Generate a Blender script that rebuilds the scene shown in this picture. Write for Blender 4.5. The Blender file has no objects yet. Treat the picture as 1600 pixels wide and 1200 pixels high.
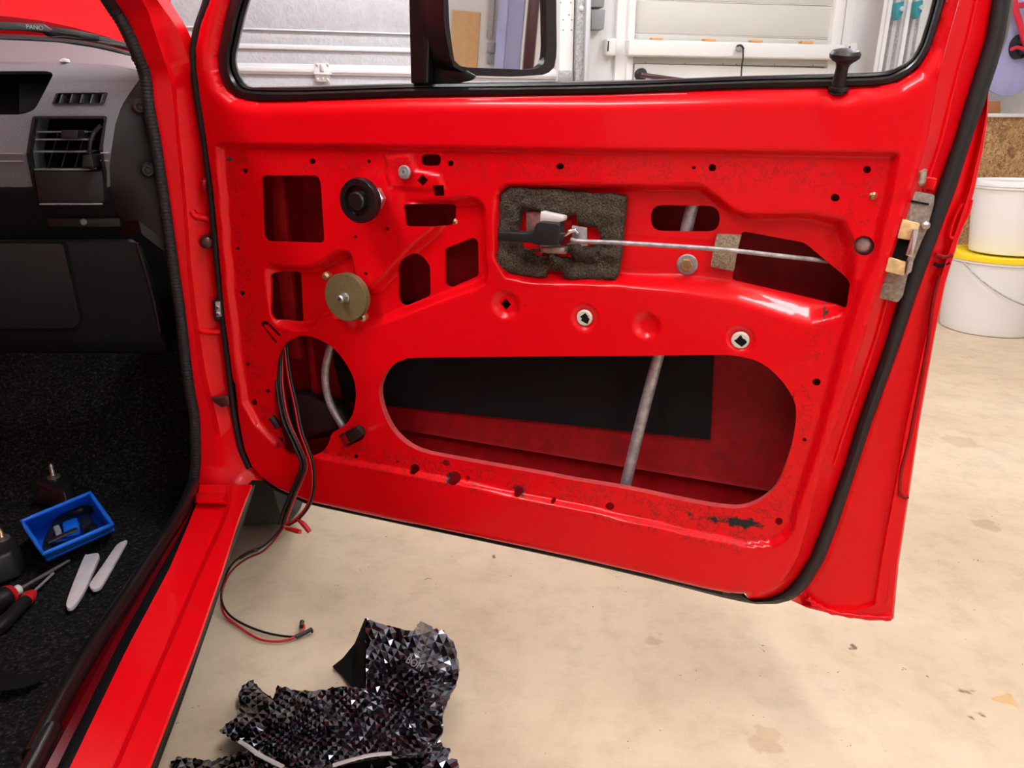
import bpy, bmesh, math, random
import numpy as np
from mathutils import Vector, Matrix, noise
from mathutils.geometry import delaunay_2d_cdt

random.seed(7)
rng = np.random.default_rng(7)
scn = bpy.context.scene
COL = scn.collection

# ------------------------------------------------------------------ camera
F = 1150.0                      # focal length in pixels of the 1600x1200 frame
PITCH = math.atan(400 / F)      # horizon at row 200
HC = 0.93                       # camera height
cam_d = bpy.data.cameras.new('camera')
cam_d.sensor_width = 36.0
cam_d.lens = F * 36.0 / 1600.0
cam_d.clip_start = 0.02
cam = bpy.data.objects.new('camera', cam_d)
COL.objects.link(cam)
cam.location = (0, 0, HC)
cam.rotation_euler = (math.pi / 2 - PITCH, 0, 0)
scn.camera = cam

# ------------------------------------------------------------------ world, exposure
wd = bpy.data.worlds.new('world')
wd.use_nodes = True
wd.node_tree.nodes['Background'].inputs[0].default_value = (0.9, 0.95, 1.0, 1)
wd.node_tree.nodes['Background'].inputs[1].default_value = 0.15
scn.world = wd
scn.view_settings.view_transform = 'Standard'
scn.view_settings.look = 'None'
scn.view_settings.exposure = 0.84
scn.view_settings.gamma = 1.0
scn.view_settings.use_curve_mapping = False
LAMP = 30.0                     # radiance of the ceiling lamps' diffusers

# ------------------------------------------------------------------ frames (pixel -> place)
CP, SP = math.cos(PITCH), math.sin(PITCH)
CAM = np.array([0, 0, HC])


def ray(px, py):
    a = (px - 800) / F
    b = (600 - py) / F
    return np.array([a, CP + b * SP, -SP + b * CP])


class Frame:
    """a place in the garage: origin and turn about z"""
    def __init__(s, x, y, z, deg):
        s.o = np.array([x, y, z], float)
        s.t = math.radians(deg)
        c, n = math.cos(s.t), math.sin(s.t)
        s.R = np.array([[c, -n, 0], [n, c, 0], [0, 0, 1.0]])
        s.c = s.R.T @ (CAM - s.o)

    def _hit(s, px, py, ax, val):
        d = s.R.T @ ray(px, py)
        k = (val - s.c[ax]) / d[ax]
        return s.c + d * k

    def X(s, px, py, x=0.0): return s._hit(px, py, 0, x)
    def Y(s, px, py, y=0.0): return s._hit(px, py, 1, y)
    def Z(s, px, py, z=0.0): return s._hit(px, py, 2, z)
    def world(s, p): return s.R @ np.array(p, float) + s.o
    def local(s, p): return s.R.T @ (np.array(p, float) - s.o)

    def place(s, o):
        o.location = s.o
        o.rotation_euler = (0, 0, s.t)
        return o


WORLD = Frame(0, 0, 0, 0)
DOOR = Frame(-0.4748, 1.1988, 0.323, -22.1)     # hinge foot, x along the door, y outwards
CAR = Frame(-0.4748, 1.1988, 0, 9.0)            # x to the right, y to the front of the car
WALL = Frame(0, 3.8, 0, 15.0)                   # back wall, y into the wall

# ------------------------------------------------------------------ materials
MATS = {}


def mat(name, col, rough=0.5, metal=0.0, coat=0.0, spec=0.5, noise_s=None, noise_a=0.0, bump=None, emit=None, col2=None, detail=6.0, coat_rough=0.05):
    m = bpy.data.materials.new(name)
    m.use_nodes = True
    nt = m.node_tree
    b = nt.nodes['Principled BSDF']
    b.inputs['Base Color'].default_value = (*col, 1)
    b.inputs['Roughness'].default_value = rough
    b.inputs['Metallic'].default_value = metal
    b.inputs['Coat Weight'].default_value = coat
    b.inputs['Coat Roughness'].default_value = coat_rough
    b.inputs['Specular IOR Level'].default_value = spec
    tc = None
    if noise_s or bump:
        tc = nt.nodes.new('ShaderNodeTexCoord')
    if noise_s:
        n = nt.nodes.new('ShaderNodeTexNoise')
        n.inputs['Scale'].default_value = noise_s
        n.inputs['Detail'].default_value = detail
        n.inputs['Roughness'].default_value = 0.65
        nt.links.new(tc.outputs['Object'], n.inputs['Vector'])
        r = nt.nodes.new('ShaderNodeValToRGB')
        c2 = col2 or tuple(min(1, c * (1 + noise_a)) for c in col)
        c1 = tuple(max(0, c * (1 - noise_a)) for c in col) if not col2 else col
        r.color_ramp.elements[0].color = (*c1, 1)
        r.color_ramp.elements[1].color = (*c2, 1)
        r.color_ramp.elements[0].position = 0.35
        r.color_ramp.elements[1].position = 0.65
        nt.links.new(n.outputs['Fac'], r.inputs['Fac'])
        nt.links.new(r.outputs['Color'], b.inputs['Base Color'])
    if bump:
        n2 = nt.nodes.new('ShaderNodeTexNoise')
        n2.inputs['Scale'].default_value = bump[0]
        n2.inputs['Detail'].default_value = 4
        nt.links.new(tc.outputs['Object'], n2.inputs['Vector'])
        bp = nt.nodes.new('ShaderNodeBump')
        bp.inputs['Strength'].default_value = bump[1]
        bp.inputs['Distance'].default_value = bump[2]
        nt.links.new(n2.outputs['Fac'], bp.inputs['Height'])
        nt.links.new(bp.outputs['Normal'], b.inputs['Normal'])
    if emit:
        b.inputs['Emission Color'].default_value = (*emit[0], 1)
        b.inputs['Emission Strength'].default_value = emit[1]
    MATS[name] = m
    return m


RED = (0.83, 0.0015, 0.007)
mat('red_paint', RED, 0.32, coat=0.16, spec=0.22)
mat('red_pale', (0.60, 0.07, 0.07), 0.6, spec=0.2, noise_s=50, noise_a=0.15)  # paler pinkish red for the lower lip of the big opening
mat('red_shaded', (0.30, 0.002, 0.005), 0.5, spec=0.3, noise_s=60, noise_a=0.2)  # darker copy of the red: shade of the door cavity put into the colour
mat('sill_reflection', (0.10, 0.002, 0.005), 0.2, coat=0.5)  # red reflection in the black sill trim, put into the colour
mat('rubber', (0.012, 0.012, 0.0135), 0.6, bump=(900, 0.3, 0.0006))
mat('rubber_gloss', (0.008, 0.008, 0.009), 0.28, spec=0.5)
mat('black_plastic', (0.012, 0.012, 0.013), 0.42)
mat('black_satin', (0.011, 0.011, 0.0125), 0.5, bump=(700, 0.15, 0.0005))
mat('black_matt', (0.005, 0.005, 0.006), 0.85, spec=0.2)
mat('bitumen', (0.0065, 0.0065, 0.0075), 0.75, spec=0.25, bump=(300, 0.2, 0.0008))
mat('dash_grey', (0.19, 0.2, 0.225), 0.48, bump=(750, 0.35, 0.0008), noise_s=900, noise_a=0.25)
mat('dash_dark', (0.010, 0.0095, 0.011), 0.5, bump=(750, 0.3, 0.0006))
mat('steel', (0.55, 0.55, 0.53), 0.38, metal=0.9, noise_s=150, noise_a=0.25)
mat('chrome', (0.8, 0.8, 0.8), 0.15, metal=1.0)
mat('galv', (0.42, 0.43, 0.44), 0.5, metal=0.55, noise_s=90, noise_a=0.3)
mat('latch_steel', (0.36, 0.32, 0.27), 0.42, metal=0.8, noise_s=220, noise_a=0.3)
mat('brass', (0.55, 0.42, 0.2), 0.4, metal=0.9, noise_s=300, noise_a=0.3)
mat('cream_plastic', (0.80, 0.58, 0.26), 0.5, noise_s=90, noise_a=0.25)
mat('white_plastic', (0.78, 0.77, 0.74), 0.4)
mat('white_clip', (0.74, 0.71, 0.60), 0.5)
mat('foam', (0.032, 0.027, 0.021), 0.95, spec=0.1, noise_s=420, col2=(0.15, 0.122, 0.09), bump=(380, 1.0, 0.004))
mat('felt', (0.2, 0.16, 0.10), 0.95, spec=0.1, noise_s=380, col2=(0.46, 0.38, 0.26), bump=(400, 0.8, 0.002))
mat('felt_green', (0.145, 0.11, 0.045), 0.95, spec=0.1, noise_s=600, col2=(0.21, 0.165, 0.075), bump=(600, 0.6, 0.001))
mat('wire_red', (0.6, 0.012, 0.02), 0.4)
mat('wire_black', (0.012, 0.012, 0.013), 0.4)
mat('blue_plastic', (0.008, 0.17, 0.85), 0.38)
mat('tool_white', (0.74, 0.75, 0.77), 0.38, noise_s=40, noise_a=0.08)
mat('handle_red', (0.6, 0.02, 0.02), 0.4)
mat('foil', (0.085, 0.085, 0.108), 0.2, metal=1.0, coat=0.8, coat_rough=0.12)
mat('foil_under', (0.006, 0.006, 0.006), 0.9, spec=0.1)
mat('butyl_edge', (0.55, 0.53, 0.53), 0.5)
mat('print_grey', (0.32, 0.32, 0.34), 0.5)
mat('wall_white', (0.78, 0.78, 0.79), 0.75, noise_s=5, noise_a=0.05, bump=(60, 0.15, 0.002))
mat('ceiling_white', (0.8, 0.8, 0.8), 0.8)
mat('door_silver', (0.56, 0.56, 0.60), 0.42, noise_s=30, noise_a=0.07, bump=(75, 0.9, 0.004))
mat('door_rib', (0.80, 0.80, 0.83), 0.4)
mat('white_lacquer', (0.82, 0.81, 0.80), 0.4)
mat('beige_panel', (0.64, 0.63, 0.58), 0.5)
mat('grey_plastic', (0.30, 0.31, 0.33), 0.5)
mat('lilac', (0.42, 0.43, 0.72), 0.55, noise_s=8, noise_a=0.06)
mat('lilac_dark', (0.33, 0.34, 0.55), 0.55)
mat('card', (0.66, 0.38, 0.17), 0.8, noise_s=30, noise_a=0.07)
mat('card_brown', (0.42, 0.17, 0.06), 0.8, noise_s=30, noise_a=0.1)
mat('maroon', (0.07, 0.015, 0.02), 0.3)
mat('bucket_white', (0.82, 0.81, 0.81), 0.42)
mat('yellow', (0.90, 0.66, 0.01), 0.4)
mat('teal', (0.02, 0.25, 0.30), 0.45)
mat('alu', (0.72, 0.74, 0.76), 0.35, metal=0.6)
mat('red_tube', (0.72, 0.02, 0.05), 0.35)
mat('tyre', (0.01, 0.01, 0.01), 0.8)
mat('wood', (0.62, 0.45, 0.28), 0.7)
mat('lamp_white', (0.8, 0.8, 0.8), 0.5, emit=((0.97, 0.985, 1.0), LAMP))
mat('orange_light', (0.8, 0.35, 0.12), 0.5)


def nodes_of(name):
    m = MATS[name]
    return m.node_tree, m.node_tree.nodes, m.node_tree.links, m.node_tree.nodes['Principled BSDF']


def ramp(nt, stops):
    r = nt.nodes.new('ShaderNodeValToRGB')
    while len(r.color_ramp.elements) < len(stops):
        r.color_ramp.elements.new(0.5)
    for e, (p, c) in zip(r.color_ramp.elements, stops):
        e.position = p
        e.color = (*c, 1) if len(c) == 3 else c
    return r


def add_concrete():
    mat('concrete', (0.6, 0.5, 0.4), 0.62, spec=0.3)
    nt, N, L, b = nodes_of('concrete')
    tc = N.new('ShaderNodeTexCoord')
    big = N.new('ShaderNodeTexNoise'); big.inputs['Scale'].default_value = 2.3; big.inputs['Detail'].default_value = 8; big.inputs['Roughness'].default_value = 0.62
    r1 = ramp(nt, [(0.3, (0.52, 0.40, 0.275)), (0.5, (0.60, 0.475, 0.335)), (0.7, (0.645, 0.53, 0.39))])
    mid = N.new('ShaderNodeTexNoise'); mid.inputs['Scale'].default_value = 14; mid.inputs['Detail'].default_value = 8; mid.inputs['Roughness'].default_value = 0.7
    r2 = ramp(nt, [(0.3, (0.84, 0.82, 0.80)), (0.52, (1, 1, 1)), (0.75, (1.05, 1.05, 1.04))])
    v = N.new('ShaderNodeTexVoronoi'); v.inputs['Scale'].default_value = 16; v.inputs['Randomness'].default_value = 1
    wz = N.new('ShaderNodeTexNoise'); wz.inputs['Scale'].default_value = 30
    r3 = ramp(nt, [(0.035, (0.30, 0.26, 0.22)), (0.06, (1, 1, 1))])
    st = N.new('ShaderNodeTexNoise'); st.inputs['Scale'].default_value = 3.1; st.inputs['Detail'].default_value = 3
    r4 = ramp(nt, [(0.70, (1, 1, 1)), (0.76, (0.80, 0.74, 0.70))])
    mx = N.new('ShaderNodeMix'); mx.data_type = 'VECTOR'; mx.inputs['Factor'].default_value = 0.12
    L.new(tc.outputs['Object'], mx.inputs[4]); L.new(wz.outputs['Color'], mx.inputs[5])
    L.new(mx.outputs[1], v.inputs['Vector'])
    for n in (big, mid, wz, st):
        L.new(tc.outputs['Object'], n.inputs['Vector'])
    L.new(big.outputs['Fac'], r1.inputs['Fac']); L.new(mid.outputs['Fac'], r2.inputs['Fac']); L.new(v.outputs['Distance'], r3.inputs['Fac']); L.new(st.outputs['Fac'], r4.inputs['Fac'])
    cur = r1.outputs['Color']
    for r in (r2, r3, r4):
        m = N.new('ShaderNodeMix'); m.data_type = 'RGBA'; m.blend_type = 'MULTIPLY'; m.inputs['Factor'].default_value = 1
        L.new(cur, m.inputs[6]); L.new(r.outputs['Color'], m.inputs[7]); cur = m.outputs[2]
    wn = N.new('ShaderNodeMix'); wn.data_type = 'VECTOR'; wn.inputs['Factor'].default_value = 0.06
    L.new(tc.outputs['Object'], wn.inputs[4]); L.new(wz.outputs['Color'], wn.inputs[5])
    for px, py, r0, colr in ((1195, 1155, 0.028, (0.86, 0.79, 0.73)), (1542, 820, 0.028, (0.80, 0.75, 0.70)), (1025, 1000, 0.018, (0.80, 0.76, 0.72)), (1576, 1095, 0.016, (1.0, 0.80, 0.55)), (770, 868, 0.008, (0.25, 0.2, 0.16)), (1508, 1080, 0.009, (0.35, 0.3, 0.25)), (1520, 1112, 0.008, (0.4, 0.33, 0.28)), (1332, 1011, 0.006, (0.3, 0.25, 0.2)), (1500, 690, 0.05, (0.84, 0.80, 0.76))):
        c0 = WORLD.Z(px, py, 0.0)
        dn = N.new('ShaderNodeVectorMath'); dn.operation = 'DISTANCE'
        L.new(wn.outputs[1], dn.inputs[0]); dn.inputs[1].default_value = (c0[0] * 0.94 + 0.03, c0[1] * 0.94 + 0.03, 0.03)
        rr = ramp(nt, [(0.0, colr), (r0 * 0.75, colr), (r0, (1, 1, 1))])
        L.new(dn.outputs['Value'], rr.inputs['Fac'])
        m = N.new('ShaderNodeMix'); m.data_type = 'RGBA'; m.blend_type = 'MULTIPLY'; m.inputs['Factor'].default_value = 1
        L.new(cur, m.inputs[6]); L.new(rr.outputs['Color'], m.inputs[7]); cur = m.outputs[2]
    L.new(cur, b.inputs['Base Color'])
    bp = N.new('ShaderNodeBump'); bp.inputs['Strength'].default_value = 0.25; bp.inputs['Distance'].default_value = 0.004
    L.new(mid.outputs['Fac'], bp.inputs['Height']); L.new(bp.outputs['Normal'], b.inputs['Normal'])


add_concrete()


def add_osb():
    mat('osb', (0.5, 0.3, 0.15), 0.7)
    nt, N, L, b = nodes_of('osb')
    tc = N.new('ShaderNodeTexCoord')
    v = N.new('ShaderNodeTexVoronoi'); v.inputs['Scale'].default_value = 32
    mp = N.new('ShaderNodeMapping'); mp.inputs['Scale'].default_value = (1, 1, 2.2); mp.inputs['Rotation'].default_value = (0, 0.5, 0)
    n = N.new('ShaderNodeTexNoise'); n.inputs['Scale'].default_value = 22; n.inputs['Detail'].default_value = 6
    mx = N.new('ShaderNodeMix'); mx.data_type = 'VECTOR'; mx.inputs['Factor'].default_value = 0.25
    L.new(tc.outputs['Object'], n.inputs['Vector'])
    L.new(tc.outputs['Object'], mx.inputs[4]); L.new(n.outputs['Color'], mx.inputs[5]); L.new(mx.outputs[1], mp.inputs['Vector']); L.new(mp.outputs['Vector'], v.inputs['Vector'])
    r = ramp(nt, [(0.0, (0.22, 0.10, 0.035)), (0.45, (0.46, 0.25, 0.10)), (1.0, (0.66, 0.42, 0.20))])
    sp = N.new('ShaderNodeSeparateColor'); L.new(v.outputs['Color'], sp.inputs['Color'])
    L.new(sp.outputs['Red'], r.inputs['Fac']); L.new(r.outputs['Color'], b.inputs['Base Color'])


add_osb()


def add_carpet():
    mat('carpet', (0.02, 0.02, 0.02), 0.95, spec=0.15)
    nt, N, L, b = nodes_of('carpet')
    tc = N.new('ShaderNodeTexCoord')
    n = N.new('ShaderNodeTexNoise'); n.inputs['Scale'].default_value = 170; n.inputs['Detail'].default_value = 8; n.inputs['Roughness'].default_value = 0.75
    r = ramp(nt, [(0.42, (0.006, 0.006, 0.007)), (0.55, (0.022, 0.022, 0.024)), (0.72, (0.15, 0.15, 0.155))])
    L.new(tc.outputs['Object'], n.inputs['Vector']); L.new(n.outputs['Fac'], r.inputs['Fac']); L.new(r.outputs['Color'], b.inputs['Base Color'])
    bp = N.new('ShaderNodeBump'); bp.inputs['Strength'].default_value = 1; bp.inputs['Distance'].default_value = 0.006
    L.new(n.outputs['Fac'], bp.inputs['Height']); L.new(bp.outputs['Normal'], b.inputs['Normal'])


add_carpet()


def add_panel_paint():
    """the door's inner panel: red paint, with glue residue, chips and scratches where the trim card was stuck (mask 'wear')"""
    mat('red_panel', RED, 0.30, coat=0.25, spec=0.25)
    nt, N, L, b = nodes_of('red_panel')
    tc = N.new('ShaderNodeTexCoord')
    at = N.new('ShaderNodeAttribute'); at.attribute_name = 'wear'
    ch = N.new('ShaderNodeAttribute'); ch.attribute_name = 'chip'
    n1 = N.new('ShaderNodeTexNoise'); n1.inputs['Scale'].default_value = 38; n1.inputs['Detail'].default_value = 9; n1.inputs['Roughness'].default_value = 0.72
    n2 = N.new('ShaderNodeTexNoise'); n2.inputs['Scale'].default_value = 16; n2.inputs['Detail'].default_value = 8; n2.inputs['Roughness'].default_value = 0.7
    n2.noise_dimensions = '3D'
    for n in (n1, n2):
        L.new(tc.outputs['Object'], n.inputs['Vector'])
    # residue lines: a thin band of one noise level
    def m(op, a, bb, clamp=True):
        k = N.new('ShaderNodeMath'); k.operation = op; k.use_clamp = clamp
        for i, x in enumerate((a, bb)):
            if isinstance(x, (int, float)): k.inputs[i].default_value = x
            else: L.new(x, k.inputs[i])
        return k.outputs[0]
    d = m('ABSOLUTE', m('SUBTRACT', n1.outputs['Fac'], 0.53, False), 0)
    line = m('SUBTRACT', 1.0, m('MULTIPLY', d, 48.0))
    line = m('MULTIPLY', line, m('MULTIPLY', at.outputs['Fac'], 0.95))
    patch = m('MULTIPLY', m('SUBTRACT', n2.outputs['Fac'], 0.52), 7.0)
    patch = m('MULTIPLY', patch, m('MULTIPLY', at.outputs['Fac'], 0.35))
    chip = m('MULTIPLY', m('SUBTRACT', m('ADD', m('MULTIPLY', n1.outputs['Fac'], 1.0), m('MULTIPLY', ch.outputs['Fac'], 0.42), False), 0.82, False), 14.0)
    c1 = N.new('ShaderNodeMix'); c1.data_type = 'RGBA'; L.new(patch, c1.inputs[0]); c1.inputs[6].default_value = (*RED, 1); c1.inputs[7].default_value = (0.58, 0.006, 0.012, 1)
    c2 = N.new('ShaderNodeMix'); c2.data_type = 'RGBA'; L.new(line, c2.inputs[0]); L.new(c1.outputs[2], c2.inputs[6]); c2.inputs[7].default_value = (0.24, 0.022, 0.02, 1)
    c3 = N.new('ShaderNodeMix'); c3.data_type = 'RGBA'; L.new(chip, c3.inputs[0]); L.new(c2.outputs[2], c3.inputs[6]); c3.inputs[7].default_value = (0.022, 0.02, 0.02, 1)
    L.new(c3.outputs[2], b.inputs['Base Color'])
    rg = m('ADD', 0.30, m('MULTIPLY', m('ADD', patch, chip), 0.4))
    L.new(rg, b.inputs['Roughness'])


add_panel_paint()


def add_glass():
    m = bpy.data.materials.new('glass_pane')
    m.use_nodes = True
    nt = m.node_tree
    nt.nodes.clear()
    o = nt.nodes.new('ShaderNodeOutputMaterial')
    t = nt.nodes.new('ShaderNodeBsdfTransparent'); t.inputs[0].default_value = (0.97, 0.985, 0.98, 1)
    g = nt.nodes.new('ShaderNodeBsdfGlossy'); g.inputs['Roughness'].default_value = 0.0
    f = nt.nodes.new('ShaderNodeFresnel'); f.inputs[0].default_value = 1.35
    x = nt.nodes.new('ShaderNodeMixShader')
    nt.links.new(f.outputs[0], x.inputs[0]); nt.links.new(t.outputs[0], x.inputs[1]); nt.links.new(g.outputs[0], x.inputs[2]); nt.links.new(x.outputs[0], o.inputs[0])
    MATS['glass_pane'] = m
    mat('mirror', (0.9, 0.9, 0.9), 0.02, metal=1.0)


add_glass()

# ------------------------------------------------------------------ mesh helpers


def link(name, me, parent=None, frame=None):
    o = bpy.data.objects.new(name, me)
    COL.objects.link(o)
    if parent is not None:
        o.parent = parent
    elif frame is not None:
        frame.place(o)
    return o


def mk(name, verts, faces, material, parent=None, frame=None, smooth=35, solid=None):
    me = bpy.data.meshes.new(name)
    me.from_pydata([tuple(map(float, v)) for v in verts], [], [tuple(int(i) for i in f) for f in faces])
    me.validate()
    if isinstance(material, str):
        me.materials.append(MATS[material])
    else:
        for k in material: me.materials.append(MATS[k])
    if smooth is not None:
        me.shade_smooth()
        me.set_sharp_from_angle(angle=math.radians(smooth))
    me.update()
    o = link(name, me, parent, frame)
    if solid:
        md = o.modifiers.new('thickness', 'SOLIDIFY')
        md.thickness = solid
        md.offset = 0.0
    return o


def tag(o, label, cat, group=None, kind=None):
    if label: o['label'] = label
    if cat: o['category'] = cat
    if group: o['group'] = group
    if kind: o['kind'] = kind
    return o


def struct(o, label=None):
    o['kind'] = 'structure'
    if label: o['label'] = label
    return o


def empty(name, frame, label=None, cat=None, group=None, kind=None):
    o = bpy.data.objects.new(name, None)
    o.empty_display_size = 0.05
    COL.objects.link(o)
    frame.place(o)
    return tag(o, label, cat, group, kind)


def fixn(verts, faces):
    bm = bmesh.new()
    vs = [bm.verts.new(tuple(map(float, v))) for v in verts]
    for f in faces:
        try: bm.faces.new([vs[i] for i in f])
        except ValueError: pass
    bmesh.ops.recalc_face_normals(bm, faces=bm.faces)
    return bm


def bm_obj(bm, name, material, parent=None, frame=None, smooth=35, bevel=None, seg=2):
    if bevel:
        bmesh.ops.bevel(bm, geom=[e for e in bm.edges if len(e.link_faces) == 2 and e.calc_face_angle(0) > 0.6], offset=bevel, segments=seg, affect='EDGES', profile=0.5, clamp_overlap=True)
    me = bpy.data.meshes.new(name)
    bm.to_mesh(me)
    bm.free()
    me.materials.append(MATS[material])
    if smooth is not None:
        me.shade_smooth()
        me.set_sharp_from_angle(angle=math.radians(smooth))
    return link(name, me, parent, frame)


def box(name, lo, hi, material, parent=None, frame=None, bevel=0.0015, seg=2):
    x0, y0, z0 = lo
    x1, y1, z1 = hi
    v = [(x0, y0, z0), (x1, y0, z0), (x1, y1, z0), (x0, y1, z0), (x0, y0, z1), (x1, y0, z1), (x1, y1, z1), (x0, y1, z1)]
    f = [(0, 3, 2, 1), (4, 5, 6, 7), (0, 1, 5, 4), (1, 2, 6, 5), (2, 3, 7, 6), (3, 0, 4, 7)]
    return bm_obj(fixn(v, f), name, material, parent, frame, 35, bevel, seg)


def slab(name, front, back, material, parent=None, frame=None, bevel=None, smooth=35, seg=2):
    """closed solid between two loops with the same number of points"""
    n = len(front)
    v = list(front) + list(back)
    f = [tuple(range(n)), tuple(range(2 * n - 1, n - 1, -1))]
    f += [(i, (i + 1) % n, n + (i + 1) % n, n + i) for i in range(n)]
    return bm_obj(fixn(v, f), name, material, parent, frame, smooth, bevel, seg)


def quad_prism(name, frame, pts, y0, y1, material, parent=None, bevel=None, smooth=35, own=False, r=0, seg=2):
    """outline given in pixels, unprojected at depth y0 of the frame and pushed straight back to y1"""
    p = rnd(pts, r) if r else pts
    fr = [frame.Y(a, b, y0) for a, b in p]
    bk = [np.array([q[0], y1, q[2]]) for q in fr]
    return slab(name, fr, bk, material, parent, frame if own else None, bevel, smooth, seg)


def resample(P, n, closed=False):
    P = np.array(P, float)
    if closed: P = np.vstack([P, P[:1]])
    d = np.r_[0, np.cumsum(np.linalg.norm(np.diff(P, axis=0), axis=1))]
    t = np.linspace(0, d[-1], n + (1 if closed else 0))
    Q = np.stack([np.interp(t, d, P[:, k]) for k in range(P.shape[1])], 1)
    return Q[:-1] if closed else Q


def spline(P, per=8, closed=False):
    P = np.array(P, float)
    n = len(P)
    out = []
    rngi = range(n if closed else n - 1)
    for i in rngi:
        if closed:
            a, b, c, d = P[(i - 1) % n], P[i], P[(i + 1) % n], P[(i + 2) % n]
        else:
            b, c = P[i], P[i + 1]
            a = P[i - 1] if i > 0 else 2 * b - c
            d = P[i + 2] if i + 2 < n else 2 * c - b
        for k in range(per):
            t = k / per
            out.append(0.5 * ((2 * b) + (-a + c) * t + (2 * a - 5 * b + 4 * c - d) * t * t + (-a + 3 * b - 3 * c + d) * t ** 3))
    if not closed: out.append(P[-1])
    return np.array(out)


def rnd(poly, r, n=5):
    """round the corners of a 2D polygon"""
    P = [np.array(p, float) for p in poly]
    out = []
    for i in range(len(P)):
        a, b, c = P[i - 1], P[i], P[(i + 1) % len(P)]
        la, lc = np.linalg.norm(a - b), np.linalg.norm(c - b)
        k = min(r, la * 0.48, lc * 0.48)
        p0 = b + (a - b) / la * k
        p1 = b + (c - b) / lc * k
        for t in np.linspace(0, 1, n):
            out.append((1 - t) ** 2 * p0 + 2 * t * (1 - t) * b + t * t * p1)
    return [tuple(q) for q in out]


def circ(cx, cy, rx, ry=None, n=16):
    ry = ry or rx
    return [(cx + rx * math.cos(2 * math.pi * k / n), cy + ry * math.sin(2 * math.pi * k / n)) for k in range(n)]


def loft(name, lines, material, parent=None, frame=None, n=60, smooth=40, solid=None, per=None):
    rows = []
    for l in lines:
        q = np.array(l, float)
        if per: q = spline(q, per)
        rows.append(resample(q, n))
    v = np.vstack(rows)
    f = []
    for r in range(len(rows) - 1):
        for i in range(n - 1):
            f.append((r * n + i, r * n + i + 1, (r + 1) * n + i + 1, (r + 1) * n + i))
    return mk(name, v, f, material, parent, frame, smooth, solid)


def tube_geo(path, r, seg=10, closed=False, flat=1.0):
    P = np.array(path, float)
    n = len(P)
    rr = np.array([r(i / (n - 1)) if callable(r) else r for i in range(n)]) if not hasattr(r, '__len__') else np.array(r)
    T = np.gradient(P, axis=0)
    if closed:
        T = np.roll(P, -1, 0) - np.roll(P, 1, 0)
    T /= np.maximum(np.linalg.norm(T, axis=1)[:, None], 1e-12)
    ref = np.array([0, 0, 1.0]) if abs(T[0][2]) < 0.9 else np.array([1.0, 0, 0])
    u = np.cross(T[0], ref); u /= np.linalg.norm(u)
    v, f = [], []
    for i in range(n):
        u = u - T[i] * (u @ T[i]); u /= np.linalg.norm(u)
        w = np.cross(T[i], u)
        for k in range(seg):
            a = 2 * math.pi * k / seg
            v.append(P[i] + rr[i] * (math.cos(a) * u + flat * math.sin(a) * w))
    for i in range(n if closed else n - 1):
        j = (i + 1) % n
        for k in range(seg):
            l = (k + 1) % seg
            f.append((i * seg + k, i * seg + l, j * seg + l, j * seg + k))
    if not closed:
        f.append(tuple(range(seg - 1, -1, -1)))
        f.append(tuple(range((n - 1) * seg, n * seg)))
    return v, f


def tube(name, path, r, material, parent=None, frame=None, seg=10, per=6, closed=False, smooth=50, flat=1.0):
    p = spline(path, per, closed) if per else path
    v, f = tube_geo(p, r, seg, closed, flat)
    return mk(name, v, f, material, parent, frame, smooth)


def lathe(name, base, axis, prof, material, parent=None, frame=None, seg=28, smooth=35):
    """prof: (distance along axis, radius)"""
    a = np.array(axis, float); a /= np.linalg.norm(a)
    ref = np.array([0, 0, 1.0]) if abs(a[2]) < 0.9 else np.array([1.0, 0, 0])
    u = np.cross(a, ref); u /= np.linalg.norm(u)
    w = np.cross(a, u)
    b = np.array(base, float)
    v, f = [], []
    for d, r in prof:
        for k in range(seg):
            t = 2 * math.pi * k / seg
            v.append(b + a * d + max(r, 1e-5) * (math.cos(t) * u + math.sin(t) * w))
    for i in range(len(prof) - 1):
        for k in range(seg):
            l = (k + 1) % seg
            f.append((i * seg + k, i * seg + l, (i + 1) * seg + l, (i + 1) * seg + k))
    f.append(tuple(range(seg - 1, -1, -1)))
    f.append(tuple(range((len(prof) - 1) * seg, len(prof) * seg)))
    return bm_obj(fixn(v, f), name, material, parent, frame, smooth)


# ---- planar sheets with holes
def inside(P, poly):
    P = np.asarray(P, float)
    q = np.asarray(poly, float)
    x, y = P[:, 0], P[:, 1]
    c = np.zeros(len(P), bool)
    x0, y0 = q[:, 0], q[:, 1]
    x1, y1 = np.roll(x0, -1), np.roll(y0, -1)
    for a, b, cc, d in zip(x0, y0, x1, y1):
        if b == d: continue
        k = ((b > y) != (d > y)) & (x < (cc - a) * (y - b) / (d - b) + a)
        c ^= k
    return c


def dist(P, poly, closed=True):
    P = np.asarray(P, float)
    q = np.asarray(poly, float)
    D = np.full(len(P), 1e9)
    m = len(q) if closed else len(q) - 1
    for i in range(m):
        a, b = q[i], q[(i + 1) % len(q)]
        ab = b - a
        L = ab @ ab
        t = np.clip(((P - a) @ ab) / L, 0, 1) if L > 0 else np.zeros(len(P))
        D = np.minimum(D, np.linalg.norm(P - a - t[:, None] * ab, axis=1))
    return D


def sdist(P, poly):
    d = dist(P, poly)
    return np.where(inside(P, poly), d, -d)


def sstep(t):
    t = np.clip(t, 0, 1)
    return t * t * (3 - 2 * t)


def dens(poly, step):
    q = np.asarray(poly, float)
    out = []
    for i in range(len(q)):
        a, b = q[i], q[(i + 1) % len(q)]
        n = max(1, int(math.ceil(np.linalg.norm(b - a) / step)))
        for k in range(n): out.append(a + (b - a) * k / n)
    return np.array(out)


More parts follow.
